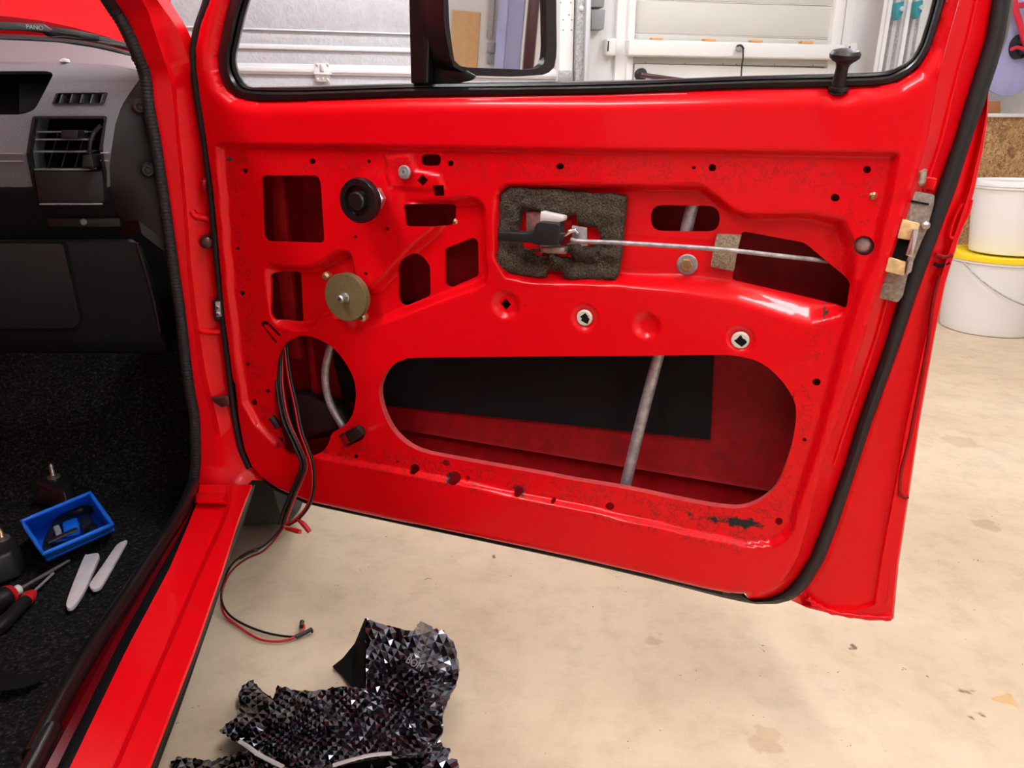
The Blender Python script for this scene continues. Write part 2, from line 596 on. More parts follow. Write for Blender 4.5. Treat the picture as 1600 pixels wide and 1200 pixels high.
def cdt_sheet(outer, holes, step, jitter=0.12):
    """triangulated sheet; returns 2D points, triangles, list of (hole index or -1, edge) border edges"""
    loops = [dens(outer, step)] + [dens(h, step) for h in holes]
    pts, edges, owner = [], [], []
    for li, l in enumerate(loops):
        s = len(pts)
        pts += [tuple(p) for p in l]
        edges += [(s + i, s + (i + 1) % len(l)) for i in range(len(l))]
    o = np.asarray(outer, float)
    lo, hi = o.min(0), o.max(0)
    gx = np.arange(lo[0], hi[0], step)
    gy = np.arange(lo[1], hi[1], step)
    G = np.stack(np.meshgrid(gx, gy), -1).reshape(-1, 2)
    G = G + rng.uniform(-jitter, jitter, G.shape) * step
    k = inside(G, outer)
    for h in holes: k &= ~inside(G, h)
    G = G[k]
    B = np.array(pts)
    # drop grid points too near a border
    cell = {}
    for p in B:
        cell.setdefault((int(p[0] // step), int(p[1] // step)), []).append(p)
    keep = []
    for g in G:
        cx, cy = int(g[0] // step), int(g[1] // step)
        ok = True
        for i in (-1, 0, 1):
            for j in (-1, 0, 1):
                for p in cell.get((cx + i, cy + j), ()):
                    if (p[0] - g[0]) ** 2 + (p[1] - g[1]) ** 2 < (0.55 * step) ** 2:
                        ok = False
        if ok: keep.append(tuple(g))
    allp = [Vector(p) for p in pts] + [Vector(p) for p in keep]
    r = delaunay_2d_cdt(allp, edges, [], 0, 1e-7)
    V = np.array([tuple(p) for p in r[0]])
    T = np.array([t for t in r[2] if len(t) == 3])
    C = V[T].mean(1)
    k = inside(C, outer)
    for h in holes: k &= ~inside(C, h)
    T = T[k]
    # border edges
    cnt = {}
    for t in T:
        for a, b in ((t[0], t[1]), (t[1], t[2]), (t[2], t[0])):
            key = (min(a, b), max(a, b))
            cnt.setdefault(key, []).append((a, b))
    border = [e[0] for e in cnt.values() if len(e) == 1]
    M = np.array([(V[a] + V[b]) / 2 for a, b in border])
    own = np.full(len(border), -1)
    best = dist(M, outer)
    for i, h in enumerate(holes):
        d = dist(M, h)
        w = d < best
        own[w] = i
        best = np.minimum(best, d)
    return V, T, border, own


def extrude_border(V3, T, border, own, offs, dup=False):
    """V3 vertices; offs(own) -> list of (offset vector) steps or None"""
    v = [tuple(p) for p in V3]
    f = [tuple(t) for t in T]
    maps = {}
    for (a, b), o in zip(border, own):
        st = offs(o)
        if st is None: continue
        prev = (a, b)
        if dup:
            for i in (a, b):
                if (i, o, -1) not in maps:
                    maps[(i, o, -1)] = len(v)
                    v.append(tuple(V3[i]))
            prev = (maps[(a, o, -1)], maps[(b, o, -1)])
        for k, off in enumerate(st):
            cur = []
            for i in (a, b):
                key = (i, o, k)
                if key not in maps:
                    p = np.array(V3[i]) + (off(V3[i]) if callable(off) else np.array(off))
                    maps[key] = len(v)
                    v.append(tuple(p))
                cur.append(maps[key])
            f.append((prev[1], prev[0], cur[0], cur[1]))
            prev = tuple(cur)
    return v, f


def text(name, s, size, loc, rot, material, parent=None, ext=0.0004):
    c = bpy.data.curves.new(name, 'FONT')
    c.body = s
    c.size = size
    c.extrude = ext
    c.align_x = 'CENTER'
    c.align_y = 'CENTER'
    t = bpy.data.objects.new(name, c)
    COL.objects.link(t)
    me = bpy.data.meshes.new_from_object(t.evaluated_get(bpy.context.evaluated_depsgraph_get()))
    bpy.data.objects.remove(t)
    me.name = name
    me.materials.clear()
    me.materials.append(MATS[material])
    o = link(name, me, parent)
    o.location = loc
    o.rotation_euler = rot
    return o


# ================================================================== THE GARAGE
fl = box('floor', (-4, -3.2, -0.1), (4.6, 6.2, 0), 'concrete', bevel=None)
struct(fl, 'pale beige worn concrete garage floor')
struct(box('wall_back', (-4.2, 0, 0), (4.6, 0.12, 2.6), 'wall_white', frame=WALL, bevel=None), 'white back wall of the garage')
struct(box('wall_right', (3.75, -6.6, 0), (3.87, 0, 2.6), 'wall_white', frame=WALL, bevel=None), 'white right wall of the garage')
struct(box('wall_left', (-3.6, -6.6, 0), (-3.48, 0, 2.6), 'wall_white', frame=WALL, bevel=None), 'white left wall of the garage')
struct(box('wall_front', (-3.48, -6.6, 0), (3.75, -6.48, 2.6), 'wall_white', frame=WALL, bevel=None), 'white wall behind the viewer')
struct(box('ceiling', (-3.6, -6.6, 2.6), (3.87, 0.12, 2.7), 'ceiling_white', frame=WALL, bevel=None), 'white garage ceiling')


def ceiling_lamp(frame, ln, wd_, label):
    t = empty('ceiling_lamp', frame, label, 'lamp', 'ceiling lamps')
    box('lamp_housing', (-wd_ / 2 - 0.02, -ln / 2 - 0.02, -0.02), (wd_ / 2 + 0.02, ln / 2 + 0.02, 0.06), 'white_lacquer', t, bevel=0.004)
    box('diffuser', (-wd_ / 2, -ln / 2, -0.035), (wd_ / 2, ln / 2, -0.021), 'lamp_white', t, bevel=0.003)
    return t


ceiling_lamp(Frame(0.62, 0.45, 2.54, 9), 1.5, 0.14, 'long ceiling lamp above the open car door')
ceiling_lamp(Frame(1.75, 2.4, 2.54, 9), 1.5, 0.14, 'long ceiling lamp above the stacked buckets')
ceiling_lamp(Frame(-0.35, 2.75, 2.54, -75), 1.3, 0.14, 'ceiling lamp between the bonnet and the sectional door')
ceiling_lamp(Frame(-0.95, 0.0, 2.54, 9), 1.3, 0.14, 'unseen lamp added above the car roof to brighten the bonnet')  # added out of view to brighten the bonnet and dashboard top
ceiling_lamp(Frame(1.7, -2.3, 2.54, 9), 1.5, 0.14, 'long ceiling lamp behind the viewer')


# ---- sectional garage door seen through the left pane
def wbox(name, xl, xr, yt, yb, y0, y1, m, parent, bevel=0.003, row=60):
    """upright piece on the back wall: x from two pixel columns, top and bottom from pixel rows or (in metres) as a tuple"""
    xa_, xb_ = WALL.Y(xl, row, y0)[0], WALL.Y(xr, row, y0)[0]
    zt_ = yt[0] if isinstance(yt, tuple) else WALL.Y((xl + xr) / 2, yt, y0)[2]
    zb_ = yb[0] if isinstance(yb, tuple) else WALL.Y((xl + xr) / 2, yb, y0)[2]
    return box(name, (xa_, y0, zb_), (xb_, y1, zt_), m, parent, bevel=bevel)


def wz(px, py): return WALL.Y(px, py, 0)[2]


GX0, GX1 = WALL.Y(-420, 60)[0], WALL.Y(866, 60)[0]
gd = empty('door_1', WALL, 'silver white sectional garage door behind the car', kind='structure')
rows = [51, 76.5, 110]
zs = [wz(500, 140) - 1.0] + [wz(500, y) for y in (112, 77, 51, -45, -165)]
zs = sorted(zs)
zs = [0.0] + [z for z in zs if z > 0.3] + [2.45]
for a, b in zip(zs[:-1], zs[1:]):
    box('door_panel', (GX0, -0.045, a + 0.002), (GX1, 0.0, b - 0.002), 'door_silver', gd, bevel=0.006)
for y0, y1 in ((73, 80.5), (102, 118.5), (49.5, 52)):
    za, zb = wz(500, y1), wz(500, y0)
    box('door_rib', (GX0, -0.056, za), (GX1, -0.045, zb), 'door_rib', gd, bevel=0.003)
za, zb = wz(500, 115), wz(500, 108)
box('door_rib', (GX0, -0.062, za), (GX1, -0.056, zb), 'door_rib', gd, bevel=0.002)
# hinge plate on it
hp = [(492, 98), (514, 99), (515, 113), (516, 128), (493, 127), (491, 113)]
lt = quad_prism('hinge_plate', WALL, hp, -0.070, -0.062, 'white_lacquer', gd, bevel=0.001)
quad_prism('hinge_tab', WALL, [(500, 100), (506, 100), (506, 112), (500, 112)], -0.078, -0.0702, 'alu', lt, bevel=0.001)
quad_prism('hinge_bar', WALL, [(490, 113), (518, 114), (518, 117), (490, 116)], -0.082, -0.0702, 'white_lacquer', lt, bevel=0.001)
for x, y in ((495, 101), (512, 101), (496, 124), (512, 125), (504, 123)):
    lathe('screw', WALL.Y(x, y, -0.0702), (0, -1, 0), [(0, 0.006), (0.003, 0.006), (0.004, 0.004)], 'alu', lt, seg=10)

# door track, white strip and grey post
tr = empty('door_track', WALL, 'white perforated door track strip beside grey steel post', 'door track')
wbox('white_strip', 874.5, 896, (2.3,), (0.0,), -0.10, -0.02, 'white_lacquer', tr, 0.002)
for x, y in ((889, 23), (880, 31), (893, 31), (880, 47), (893, 47), (876, 4), (892, 4)):
    lathe('screw', WALL.Y(x, y, -0.101), (0, -1, 0), [(0, 0.0035), (0.002, 0.0035), (0.003, 0.002)], 'grey_plastic', tr, seg=8)
quad_prism('floor_bracket', WALL, [(874, 110), (895, 110), (896, 128), (873, 128)], -0.112, -0.1, 'galv', tr, bevel=0.002)
po = empty('steel_post', WALL, 'galvanised steel post beside white wall and grey switch boxes', 'post')
zt = 2.45
xa, xb, xc = WALL.Y(902, 60, -0.14)[0], WALL.Y(914, 60, -0.14)[0], WALL.Y(921, 60, -0.14)[0]
box('post_web', (xa, -0.13, 0), (xb, -0.06, zt), 'galv', po, bevel=0.003)
box('post_flange', (xb, -0.15, 0), (xc, -0.05, zt), 'alu', po, bevel=0.002)
lathe('bolt_head', WALL.Y(908, 13, -0.131), (0, -1, 0), [(0, 0.011), (0.006, 0.011), (0.009, 0.006)], 'white_plastic', po, seg=12)
for k, (y0, y1, lab) in enumerate(((-12, 11, 'upper grey switch box on white wall above its twin'), (14.5, 46, 'lower grey switch box with slanted underside on white wall'))):
    sb = quad_prism('switch_box', WALL, [(924, y0), (946, y0), (944, y1), (924, y1)], -0.06, 0, 'grey_plastic', own=True, bevel=0.004)
    tag(sb, lab, 'switch box', 'grey switch boxes')

# ---- white door with beige panels behind the window
d2 = empty('door_2', WALL, 'white framed roller door with beige panels and a cross bar', kind='structure')
wbox('door_frame', 963, 981, (2.2,), (0.0,), -0.03, 0, 'white_lacquer', d2)
wbox('door_frame', 981.5, 991.5, (2.2,), (0.0,), -0.05, 0, 'white_lacquer', d2)
wbox('door_frame', 1299.5, 1315, (2.2,), (0.0,), -0.05, 0, 'white_lacquer', d2)
wbox('door_frame', 1316, 1329, (2.2,), (0.0,), -0.03, 0, 'white_lacquer', d2)
for y0, y1 in ((-130, -61), (-60, -1), (1, 51), (53, 66)):
    quad_prism('panel', WALL, [(991, y0), (1303, y0 + 9), (1300, y1 + 8), (991, y1)], -0.022, 0, 'beige_panel', d2, bevel=0.002)
for y0, y1 in ((-61, -60), (-1, 1), (51, 53)):
    quad_prism('panel_joint', WALL, [(991, y0), (1303, y0 + 8), (1303, y1 + 8), (991, y1)], -0.018, 0, 'white_lacquer', d2)
cb = quad_prism('cross_bar', WALL, [(983, 61), (1320, 70), (1318, 93), (982, 87)], -0.10, -0.05, 'white_lacquer', d2, bevel=0.008, seg=3)
quad_prism('lower_strip', WALL, [(988, 89), (1296, 94), (1294, 104), (987, 99)], -0.03, 0, 'beige_panel', d2, bevel=0.001)
for x in (1009, 1070, 1130, 1150, 1210, 1270):
    lathe('rivet', WALL.Y(x, 98 + (x - 1009) * 0.016, -0.031), (0, -1, 0), [(0, 0.004), (0.002, 0.004), (0.003, 0.002)], 'grey_plastic', d2, seg=8)
wbox('lower_panel', 992, 1299, 103, (0.01,), -0.04, 0, 'white_lacquer', d2, row=100)
for x in (1028, 1110, 1183, 1262):
    quad_prism('amber_marker', WALL, [(x - 9, 58.5 + (x - 1028) * 0.024), (x + 9, 59 + (x - 1028) * 0.024), (x + 9, 62 + (x - 1028) * 0.026), (x - 9, 61.5 + (x - 1028) * 0.026)], -0.06, -0.03, 'orange_light', d2, bevel=0.001)
ks = empty('padlock', WALL, 'small dark padlock with cord hanging on the white cross bar', 'padlock')
slab('lock_body', [WALL.Y(a, b, -0.125) for a, b in ((1150, 73), (1157, 74), (1158, 80), (1150, 79))], [WALL.Y(a, b, -0.101) for a, b in ((1150, 73), (1157, 74), (1158, 80), (1150, 79))], 'grey_plastic', ks, bevel=0.002)
tube('shackle', [WALL.Y(a, b, -0.112) for a, b in ((1151, 75), (1153, 71.5), (1157, 71), (1160, 73), (1162, 77))], 0.005, 'black_plastic', ks)
tube('cord', [WALL.Y(a, b, -0.12) for a, b in ((1161, 76), (1161, 90), (1159, 104), (1158, 125))], 0.004, 'black_plastic', ks)
lv = empty('lever_handle', WALL, 'black lever with round boss on white lower door panel', 'handle')
lathe('boss', WALL.Y(1000, 117, -0.041), (0, -1, 0), [(0, 0.03), (0.02, 0.03), (0.03, 0.022), (0.032, 0)], 'black_plastic', lv)
tube('lever', [WALL.Y(a, b, -0.085) for a, b in ((1000, 117), (1015, 119), (1045, 123), (1090, 129))], 0.012, 'maroon', lv)
for (x, y, lab) in ((954, 72, 'white plastic sensor box left of the white cross bar'), (1331, 80, 'white plastic sensor box right of the white cross bar')):
    s = empty('sensor_box', WALL, lab, 'sensor', 'sensor boxes')
    quad_prism('case', WALL, [(x - 5, y - 12), (x + 10, y - 13), (x + 9, y + 15), (x - 6, y + 14)], -0.06, 0, 'white_plastic', s, bevel=0.008, seg=3)
    quad_prism('slot', WALL, [(x - 4, y - 8), (x - 2, y - 8), (x - 3, y + 8), (x - 5, y + 8)], -0.0605, -0.055, 'black_plastic', s)

# ---- leaning rails with teal clamps behind the window's right end
for k, (xt, xbm, wdt, m) in enumerate(((1400, 1375, 7, 'white_lacquer'), (1412, 1387, 12, 'galv'), (1429, 1404, 8, 'white_lacquer'), (1442, 1417, 11, 'galv'))):
    lab = ['white leaning rail nearest the white door', 'grey leaning rail behind the first teal clamp', 'second white leaning rail between two grey ones', 'grey leaning rail farthest from the white door'][k]
    e = empty('leaning_rail', WALL, lab, 'rail', 'leaning rails')
    a = [(xt + 6, -110), (xt + 6 + wdt * 1.15, -110), (xbm - 65 + wdt * 0.9, 486), (xbm - 65, 486)]
    quad_prism('rail_web', WALL, a, -0.28, -0.25, m, e, bevel=0.002)
    b = [(p[0] + (1.0 if i in (0, 3) else -6.0), p[1]) for i, p in enumerate(a)]
    quad_prism('rail_lip', WALL, b, -0.286, -0.2805, 'alu', e)
for x, y, lab in ((1408, 18, 'teal clamp on the rail nearer the white door'), (1438, 16, 'teal clamp on the rail at the window frame')):
    c = empty('clamp', WALL, lab, 'clamp', 'teal clamps')
    quad_prism('clamp_body', WALL, [(x - 6, y - 14), (x + 5, y - 16), (x + 3, y + 2), (x - 3, y + 13), (x - 7, y + 12)], -0.32, -0.2885, 'teal', c, bevel=0.003)
    lathe('clamp_knob', WALL.Y(x, y - 4, -0.321), (0, -1, 0), [(0, 0.011), (0.01, 0.011), (0.012, 0.006)], 'alu', c, seg=12)

# ---- right of the door: OSB board, box, wheel, buckets
ob = empty('board_counter', WALL, 'rough chipboard counter front with white top edge beside the door', 'counter')
wbox('chipboard', 1440, 1640, 183, (0.0,), -0.32, -0.02, 'osb', ob, None, 182)
wbox('top_edge', 1440, 1640, 177, 183, -0.34, -0.02, 'white_lacquer', ob, 0.003, 182)
o = quad_prism('carton', WALL, [(1525, 158), (1564, 158), (1564, 176.5), (1525, 176.5)], -0.25, -0.12, 'card_brown', own=True, bevel=0.002)
tag(o, 'small brown carton standing on the chipboard counter', 'box')
wh = empty('disc_wheel', WALL, 'pale lilac disc wheel with black hub and red tube frame', 'wheel')
c0 = WALL.Y(1584, 74, -0.22)
R0 = abs(WALL.Y(1584 + 56, 74, -0.22)[0] - c0[0])
lathe('disc', c0, (0, -1, 0), [(0, R0), (0.008, R0), (0.018, R0 * 0.93), (0.024, R0 * 0.6), (0.026, 0.02)], 'lilac', wh, seg=48)
lathe('hub', c0 + np.array([0, -0.026, 0]), (0, -1, 0), [(0, 0.062), (0.03, 0.06), (0.034, 0.05), (0.02, 0.046), (0.02, 0.015), (0.045, 0.012), (0.046, 0)], 'black_plastic', wh)
tube('frame_tube', [WALL.Y(a, b, -0.30) for a, b in ((1585, -60), (1585, -10), (1586, 12), (1596, 45), (1604, 75), (1608, 95))], 0.016, 'red_tube', wh)
tube('frame_tube', [WALL.Y(a, b, -0.30) for a, b in ((1588, 9), (1610, 7), (1640, 5))], 0.014, 'red_tube', wh)
tube('axle', [WALL.Y(a, b, -0.30) + np.array([0, 0.0, 0]) for a, b in ((1580, 77), (1590, 74), (1602, 78))], 0.009, 'red_tube', wh)


def bucket(frame, r0, r1, h, lid, label, handle=None):
    t = empty('bucket', frame, label, 'bucket', 'stacked white buckets')
    pr = [(0, r0 * 0.93), (0.004, r0 * 0.98), (0.02, r0)]
    pr += [(0.02 + (h - 0.06) * k / 6, r0 + (r1 - r0) * k / 6) for k in range(1, 7)]
    pr += [(h - 0.038, r1 + 0.004), (h - 0.034, r1 + 0.008), (h - 0.026, r1 + 0.008), (h - 0.022, r1 + 0.002), (h - 0.012, r1 + 0.002)]
    lathe('bucket_body', (0, 0, 0), (0, 0, 1), pr, 'bucket_white', t, seg=48)
    lathe('lid', (0, 0, h - 0.0118), (0, 0, 1), [(-0.012, r1 + 0.004), (-0.012, r1 + 0.011), (0.002, r1 + 0.012), (0.012, r1 + 0.010), (0.012, r1 * 0.93), (0.004, r1 * 0.9), (0.004, 0)], lid, t, seg=48)
    return t


bw = WORLD.Z(1541, 512, 0)
B1 = bucket(Frame(bw[0], bw[1], 0, 20), 0.205, 0.228, 0.372, 'yellow', 'large white bucket with yellow lid and wire handle on the floor')
hb = []
for k in range(15):
    a = math.pi * (k / 14)
    hb.append((0.239 * math.cos(a) * 1.0, -0.25 * math.sin(a), 0.335 - 0.18 * math.sin(a)))
tube('wire_handle', hb, 0.0035, 'galv', B1, seg=8)
tube('grip', [(-0.045, -0.2525, 0.158), (0.0, -0.256, 0.155), (0.045, -0.2525, 0.158)], 0.010, 'black_plastic', B1)
bucket(Frame(bw[0] + 0.02, bw[1] + 0.01, 0.3725, -30), 0.158, 0.188, 0.33, 'bucket_white', 'smaller white bucket with white lid stacked on the yellow lid')

# ================================================================== THE CAR
car = empty('car', CAR, 'red hatchback with stripped cabin, black dashboard and raised bonnet', 'car')


def CY(l, y=None):
    return [CAR.Y(p[0], p[1], p[2] if len(p) > 2 else y) for p in l]


def CZ(l, z):
    return [CAR.Z(p[0], p[1], p[2] if len(p) > 2 else z) for p in l]


# ---- front pillar: bright inner flange, then the recessed hinge face
sealR = [(178, 0, -0.05), (199, 34, -0.03), (223, 87, -0.012), (235, 118, 0), (241, 163, 0), (252, 223, 0), (262, 289, 0), (273, 366, 0), (281, 426, 0), (289, 484, 0), (297, 562, 0), (304, 615, 0), (311, 652, 0), (314, 718, 0), (310, 757, 0), (306, 785, -0.005)]
strip = [(222, 0, -0.05), (238, 39, -0.03), (254, 87, -0.012), (266, 126, 0), (271, 165, 0), (276, 223, 0), (283, 289, 0), (289, 366, 0), (293, 426, 0), (299, 484, 0), (309, 562, 0), (320, 615, 0), (330, 652, 0), (341, 718, 0), (347, 757, -0.005), (350, 785, -0.01)]
jambI = [(228, 0, -0.04), (245, 39, -0.02), (261, 87, 0.0), (273, 126, 0.015), (277, 165, 0.02), (282, 223, 0.022), (289, 289, 0.024), (295, 366, 0.026), (300, 426, 0.028), (307, 484, 0.03), (318, 562, 0.03), (329, 615, 0.028), (339, 652, 0.024), (352, 718, 0.015), (360, 757, 0.004), (362, 785, -0.004)]
jambM = [(246, 0, -0.03), (273, 39, -0.01), (292, 87, 0.008), (302, 126, 0.025), (308, 165, 0.03), (314, 223, 0.032), (320, 289, 0.034), (327, 366, 0.036), (334, 426, 0.038), (341, 484, 0.04), (351, 562, 0.04), (359, 615, 0.038), (368, 652, 0.032), (384, 718, 0.02), (391, 740, 0.008), (394, 750, 0.0)]
jambO = [(264, 0, 0.02), (292, 45, 0.03), (310, 90, 0.05), (322, 126, 0.06), (334, 165, 0.065), (346, 223, 0.065), (354, 289, 0.066), (364, 366, 0.066), (372, 426, 0.068), (382, 484, 0.07), (396, 562, 0.07), (404, 615, 0.07), (412, 652, 0.065), (420, 718, 0.05), (424, 740, 0.03), (426, 752, 0.02)]
UP = lambda l, dx, dy: [(l[0][0] - 95 + dx, -150, l[0][2] - 0.13 + dy)] + l
lines = [CY(UP(l, 0, 0)) for l in (sealR, strip, jambI, jambM, jambO)]
inner = [(p[0] - 0.006, p[1] + 0.03, p[2]) for p in lines[0]]
loft('front_pillar', [inner] + lines, 'red_paint', car, n=110, smooth=60, per=6)
# rounded emboss on the hinge face, hinge bolt, connector plate, check strap
tube('pillar_bead', CY([(300, 330, 0.029), (306, 338, 0.029), (318, 340, 0.03), (327, 343, 0.033)]), 0.006, 'red_paint', car, seg=8)
tube('pillar_bead', CY([(312, 515, 0.033), (320, 518, 0.032), (345, 519, 0.034)]), 0.006, 'red_paint', car, seg=8)
hg = lathe('hinge_bolt', CAR.Y(323, 377, 0.034), (0.25, -1, 0), [(0, 0.011), (0.006, 0.012), (0.010, 0.009), (0.022, 0.009), (0.024, 0.006)], 'maroon', car, seg=12)
cp = quad_prism('cable_socket', CAR, [(330, 469), (344, 467), (347, 502), (334, 503)], 0.020, 0.04, 'black_plastic', car, bevel=0.004, seg=3)
quad_prism('socket_plate', CAR, [(336, 472), (344, 471), (346, 495), (338, 496)], 0.016, 0.0215, 'galv', cp, bevel=0.001)
for y in (479, 489):
    lathe('screw', CAR.Y(341, y, 0.0155), (0, -1, 0), [(0, 0.003), (0.003, 0.003), (0.0035, 0.001)], 'chrome', cp, seg=8)
quad_prism('check_strap', CAR, [(329, 622), (357, 618), (359, 634), (346, 637), (331, 627)], 0.018, 0.026, 'maroon', car, bevel=0.002)
tube('lower_hinge', CY([(321, 280, 0.02), (318, 286, 0.01), (320, 300, 0.018)]), 0.004, 'red_shaded', car, seg=8)

# ---- ribbed door-opening seal along pillar, then along the sill
sealC = [(168, 0, -0.055), (192, 37, -0.036), (215, 87, -0.018), (227, 121, -0.006), (232, 163, -0.006), (243, 223, -0.006), (253, 289, -0.006), (264, 366, -0.006), (273, 430, -0.006), (281, 484, -0.006), (290, 562, -0.006), (297, 615, -0.006), (304, 652, -0.006), (306, 718, -0.006), (302, 757, -0.008)]
p3 = CY([(75, -150, -0.185)] + sealC)
p3 = resample(spline(p3, 8), 520)
v, f = tube_geo(p3, [0.0088 * (1 + 0.07 * math.sin(i * 2.1)) for i in range(520)], 10)
mk('door_opening_seal', v, f, 'rubber', car, smooth=70)
sb = [(302, 757), (288, 792), (262, 836), (226, 890), (190, 945), (147, 1008), (100, 1085), (52, 1180), (10, 1270)]
def SZ(l, z):
    q = CZ(l, z)
    return q + [q[-1] + np.array([0, -1.1, 0])]


tube('sill_seal', SZ(sb, 0.338), 0.0105, 'rubber_gloss', car, seg=12, per=8)

# ---- sill: inner strip coloured as a red reflection, black groove, red top with its step, black outer strip, tucked underside
rowsy = [757, 785, 820, 890, 1010, 1197, 1290]
def xs(*a): return list(zip(a, rowsy))
s0 = xs(300, 290, 270, 228, 152, 50, 0)
s1 = xs(306, 300, 284, 243, 172, 72, 22)
s2 = xs(310, 304, 290, 250, 183, 90, 44)
s3 = xs(312, 308, 294, 264, 200, 110, 66)
s4 = xs(352, 354, 342, 310, 258, 177, 136)
s5 = xs(362, 362, 350, 317, 266, 186, 146)
s6 = xs(393, 382, 369, 347, 305, 232, 196)
s7 = xs(399, 388, 376, 353, 311, 240, 204)
loft('reflection_strip', [SZ(s0, 0.325), SZ(s1, 0.331), SZ(s2, 0.327)], 'sill_reflection', car, n=40)
loft('sill_trim', [SZ(s2, 0.3268), SZ([(a + 1, b) for a, b in s2], 0.321), SZ(s3, 0.322)], 'rubber_gloss', car, n=40)
z = 0.333
l3, l4, l5, l6 = SZ(s3, z), SZ(s4, z - 0.006), SZ(s5, z - 0.001), SZ(s6, z - 0.003)
l3b = [(p[0], p[1], 0.322) for p in l3]
l6b = [(p[0] + 0.001, p[1], p[2] - 0.004) for p in l6]
loft('sill', [l3b, l3, l4, l5, l6, l6b], 'red_paint', car, n=60, smooth=25)
o7 = SZ(s7, z - 0.014)
lowr = [(p[0] - 0.03, p[1], 0.24) for p in o7]
loft('sill_edge_strip', [l6b, o7, [(p[0] - 0.004, p[1], p[2] - 0.012) for p in o7]], 'rubber', car, n=60)
loft('sill_underside', [[(p[0] - 0.004, p[1], p[2] - 0.012) for p in o7], lowr, [(p[0] - 0.2, p[1], 0.17) for p in o7]], 'black_matt', car, n=40)
# raised tab of the pillar foot
slab('pillar_foot_tab', CZ([(307, 772), (350, 772), (350, 784), (306, 785)], 0.347), CZ([(303, 770), (354, 770), (356, 790), (302, 788)], 0.329), 'red_paint', car, bevel=0.004, seg=3)

# ---- cabin: carpet floor, toe board, side carpet, back of the footwell
CZF = 0.217


def carpet_height(x, y):
    n = noise.noise(Vector((x * 9, y * 9, 0))) * 0.004 + noise.noise(Vector((x * 60, y * 60, 3))) * 0.0022
    return CZF - 0.004 + n


gv, gf = [], []
NX, NY = 130, 220
for j in range(NY):
    for i in range(NX):
        x = -1.15 + (1.15 - 0.04) * i / (NX - 1)
        y = -1.7 + 2.2 * j / (NY - 1)
        edge = max(0.0, (x + 0.14) / 0.10)
        toe = max(0.0, y - 0.22)
        gv.append((x, y, carpet_height(x, y) + 0.085 * min(1, edge) ** 2 + toe * 0.9))
        if i and j: gf.append(((j - 1) * NX + i - 1, (j - 1) * NX + i, j * NX + i, j * NX + i - 1))
mk('carpet', gv, gf, 'carpet', car, smooth=80)
box('footwell_wall', (-1.3, 0.50, 0.2), (0.0, 0.54, 0.95), 'black_matt', car, bevel=None)
# inner kick panel by the door hinge side
loft('kick_panel', [CY([(248, 330, 0.03), (270, 420, 0.03), (286, 520, 0.03), (298, 620, 0.03), (306, 700, 0.03), (300, 745, 0.02)]), [(-0.125, 0.5, 0.75), (-0.125, 0.5, 0.7), (-0.12, 0.5, 0.6), (-0.11, 0.5, 0.5), (-0.10, 0.5, 0.4), (-0.09, 0.5, 0.3)]], 'black_matt', car, n=30)
box('floor_pan', (-1.3, -1.8, 0.16), (-0.16, 0.5, 0.19), 'black_matt', car, bevel=None)

# ---- dashboard
prof_y = [60, 97, 108, 120, 140, 180, 240, 300, 330, 350, 380]
prof_d = [0.20, 0.105, 0.06, 0.035, 0.018, 0.0, -0.015, 0.012, 0.035, 0.05, 0.07]
dash_out = [(-420, 97), (0, 97), (115, 98), (180, 102), (210, 108), (219, 122), (205, 142), (190, 165), (180, 195), (174, 235), (171, 262), (173, 300), (183, 338), (190, 366), (186, 372), (-420, 372)]
tray = rnd([(-380, 112), (74, 111), (84, 115), (66, 150), (54, 172), (34, 179), (-380, 180)], 8)
vent = rnd([(54, 185), (163, 185), (155, 232), (161, 268), (164, 318), (60, 318), (46, 240)], 5)
demist = rnd([(91, 146), (164, 145), (158, 161), (84, 162)], 2.5)
V, T, bd, own = cdt_sheet(dash_out, [tray, vent, demist], 5.0)
def dash_pt(px, py, dy=0.0): return CAR.Y(px, py, float(np.interp(py, prof_y, prof_d)) + dy)
V3 = [dash_pt(*p) for p in V]
v, f = extrude_border(V3, T, bd, own, lambda o: [(0, 0.004, 0), (0, 0.07, 0)] if o == 0 else ([(0, 0.05, 0)] if o > 0 else None))
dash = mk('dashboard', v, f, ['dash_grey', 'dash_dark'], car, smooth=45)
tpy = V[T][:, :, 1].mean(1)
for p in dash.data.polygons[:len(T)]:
    if tpy[p.index] > 292: p.material_index = 1  # shade on the downturned lower face, put in as a darker material
# back of the tray and of the vents
loft('tray_back', [[dash_pt(x, 105, 0.075 + 0.02) for x in (-420, 110)], [dash_pt(x, 190, 0.085) for x in (-420, 110)]], 'black_matt', dash, n=4)
loft('vent_back', [[dash_pt(x, y, 0.055) for x in (30, 180)] for y in (130, 175, 330)], 'black_matt', dash, n=4)
# top pad beyond the edge, up to the windscreen
loft('top_pad', [CY([(-420, 97.5), (0, 97.5), (115, 98.5), (180, 102.5), (210, 108.5)], 0.1), CY([(-420, 92), (0, 92), (115, 94), (180, 98), (211, 105)], 0.14), CY([(-420, 66), (0, 67), (90, 70), (150, 80), (205, 92)], 0.33), CY([(-420, 60), (0, 62), (90, 66), (150, 75), (205, 88)], 0.36)], 'dash_grey', dash, n=40, smooth=60)
quad_prism('pad_clip', CAR, [(92, 93), (101, 90), (103, 97), (92, 97)], 0.09, 0.11, 'white_plastic', dash, bevel=0.003)
